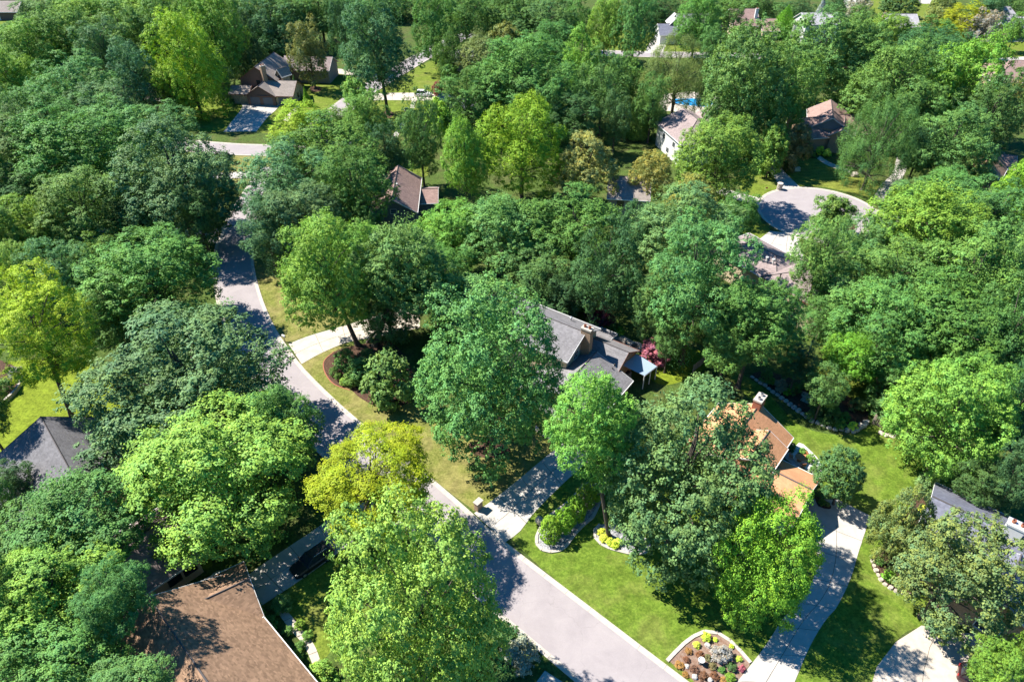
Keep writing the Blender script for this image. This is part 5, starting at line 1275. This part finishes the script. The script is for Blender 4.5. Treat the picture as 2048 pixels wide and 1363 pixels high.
# ------------------------------------------------------------------ cars
def car(p, rz, paint, label, L=4.8, Wd=1.9, H=1.72, rails=True):
    root = empty('parked_car', p, rz, label, 'car')
    hl = L / 2; hw = Wd / 2
    secs = [(-hl, .35, .78, .70), (-hl + .12, .26, .95, .9), (-hl * .62, .22, 1.0, .98), (0, .22, 1.0, 1.0), (hl * .45, .22, .98, 1.0), (hl * .8, .24, .90, .94), (hl - .08, .28, .78, .82), (hl, .36, .66, .66)]
    mb = MB(); rows = []
    for x, zb_, zt, wf in secs:
        w = hw * wf; rows.append([(x, -w * .94, zb_), (x, -w, zb_ + .18), (x, -w, zt - .16), (x, -w * .9, zt), (x, w * .9, zt), (x, w, zt - .16), (x, w, zb_ + .18), (x, w * .94, zb_)])
    for r in rows: mb.v += r
    for k in range(len(rows) - 1):
        for j in range(8):
            q = (j + 1) % 8; mb.f.append((k * 8 + j, k * 8 + q, (k + 1) * 8 + q, (k + 1) * 8 + j))
    mb.f.append(tuple(range(8))); mb.f.append(tuple((len(rows) - 1) * 8 + j for j in reversed(range(8))))
    body = mb.build('body', paint, root)
    bm = bmesh.new(); bm.from_mesh(body.data); bmesh.ops.recalc_face_normals(bm, faces=bm.faces); bm.to_mesh(body.data); bm.free()
    # cabin: dark glass with a painted roof and pillars
    bot = [(-hl * .93, .84 * hw, .97), (hl * .42, .88 * hw, .97)]; top = [(-hl * .78, .70 * hw, H - .08), (hl * .08, .72 * hw, H - .06)]
    lo = [(bot[0][0], -bot[0][1], .95), (bot[1][0], -bot[1][1], .95), (bot[1][0], bot[1][1], .95), (bot[0][0], bot[0][1], .95)]
    hi = [(top[0][0], -top[0][1], top[0][2]), (top[1][0], -top[1][1], top[1][2]), (top[1][0], top[1][1], top[1][2]), (top[0][0], top[0][1], top[0][2])]
    MB().hull8(lo, hi).build('glass', 'glass', root)
    x0, x1 = top[0][0], top[1][0]; y = top[0][1] + .02
    MB().hull8([(x0 - .05, -y, H - .09), (x1 + .04, -y, H - .07), (x1 + .04, y, H - .07), (x0 - .05, y, H - .09)], [(x0 + .1, -y * .9, H), (x1 - .1, -y * .9, H), (x1 - .1, y * .9, H), (x0 + .1, y * .9, H)]).build('roof', paint, root)
    for s in (-1, 1):
        for a, b in ((lo[0], hi[0]), (lo[1], hi[1])):
            MB().tube([(a[0], s * abs(a[1]), a[2]), (b[0], s * abs(b[1]), b[2])], .055, 5).build('pillar', paint, root)
        f = .42; xb = bot[0][0] + (bot[1][0] - bot[0][0]) * f; xt = top[0][0] + (top[1][0] - top[0][0]) * .5
        MB().tube([(xb, s * .87 * hw, .97), (xt, s * .72 * hw, H - .07)], .04, 4).build('pillar', paint, root)
        if rails: MB().tube([(x0 + .2, s * y * .88, H - .01), (x0 + .25, s * y * .88, H + .05), (x1 - .3, s * y * .88, H + .05), (x1 - .25, s * y * .88, H - .01)], .025, 5).build('roof_rail', 'steel', root)
        MB().box(hl * .36, hl * .36 + .16, s * (hw + .1) - .1, s * (hw + .1) + .1, 1.0, 1.14).build('wing_mirror', paint, root)
        MB().hull8([(hl - .3, s * hw * .45, .62), (hl - .02, s * hw * .42, .62), (hl - .18, s * hw * .86, .62), (hl - .35, s * hw * .86, .62)], [(hl - .32, s * hw * .45, .78), (hl - .06, s * hw * .42, .76), (hl - .2, s * hw * .84, .77), (hl - .4, s * hw * .84, .8)]).build('headlight', 'headlamp', root)
        MB().box(-hl - .02, -hl + .1, s * hw * .62 - .12, s * hw * .62 + .12, .62, .84).build('tail_light', 'tail', root)
        for x in (-hl * .58, hl * .62):
            w = empty('wheel', (x, s * (hw - .1), .35), 0); w.parent = root; w.rotation_euler = (math.pi / 2, 0, 0)
            MB().lathe([(.22, -.12), (.34, -.11), (.36, -.06), (.36, .06), (.34, .11), (.22, .12)], 18).build('tyre', 'black_metal', w); MB().lathe([(.21, -.125), (.21, .125)], 14).build('rim', 'steel', w)
    return root
mat('headlamp', (.16, .17, .18), .6, .3)
mat('tail', (.4, .02, .02), .3, .5)
mat('paint_black', (.012, .013, .016), .32, .4); mat('paint_white', (.78, .78, .78), .25, .5); mat('paint_silver', (.42, .43, .45), .25, .6); mat('paint_maroon', (.035, .008, .012), .2, .6)
def heading(a, b): d = P(*b) - P(*a); return math.atan2(d.y, d.x)
car(P(626, 1126, .0) , heading((662, 1098), (588, 1150)), 'paint_black', 'black estate car parked on the shaded slab drive', L=4.9)
car(P(848, 192), heading((832, 193), (864, 194)), 'paint_white', 'white off-road car on the bright drive beside the red-leaved bush', L=4.7)
car(P(24, 33), heading((10, 33), (40, 30)), 'paint_silver', 'silver car in front of the brown house', L=4.6, rails=False)
car(P(405, 8), 0, 'paint_white', 'white car glimpsed among the trees past the lime maple', L=4.6, rails=False)
car(P(1965, 1372), heading((1930, 1355), (2000, 1390)), 'paint_maroon', 'dark maroon car on the round forecourt of the navy-roofed house', L=4.6, rails=False)
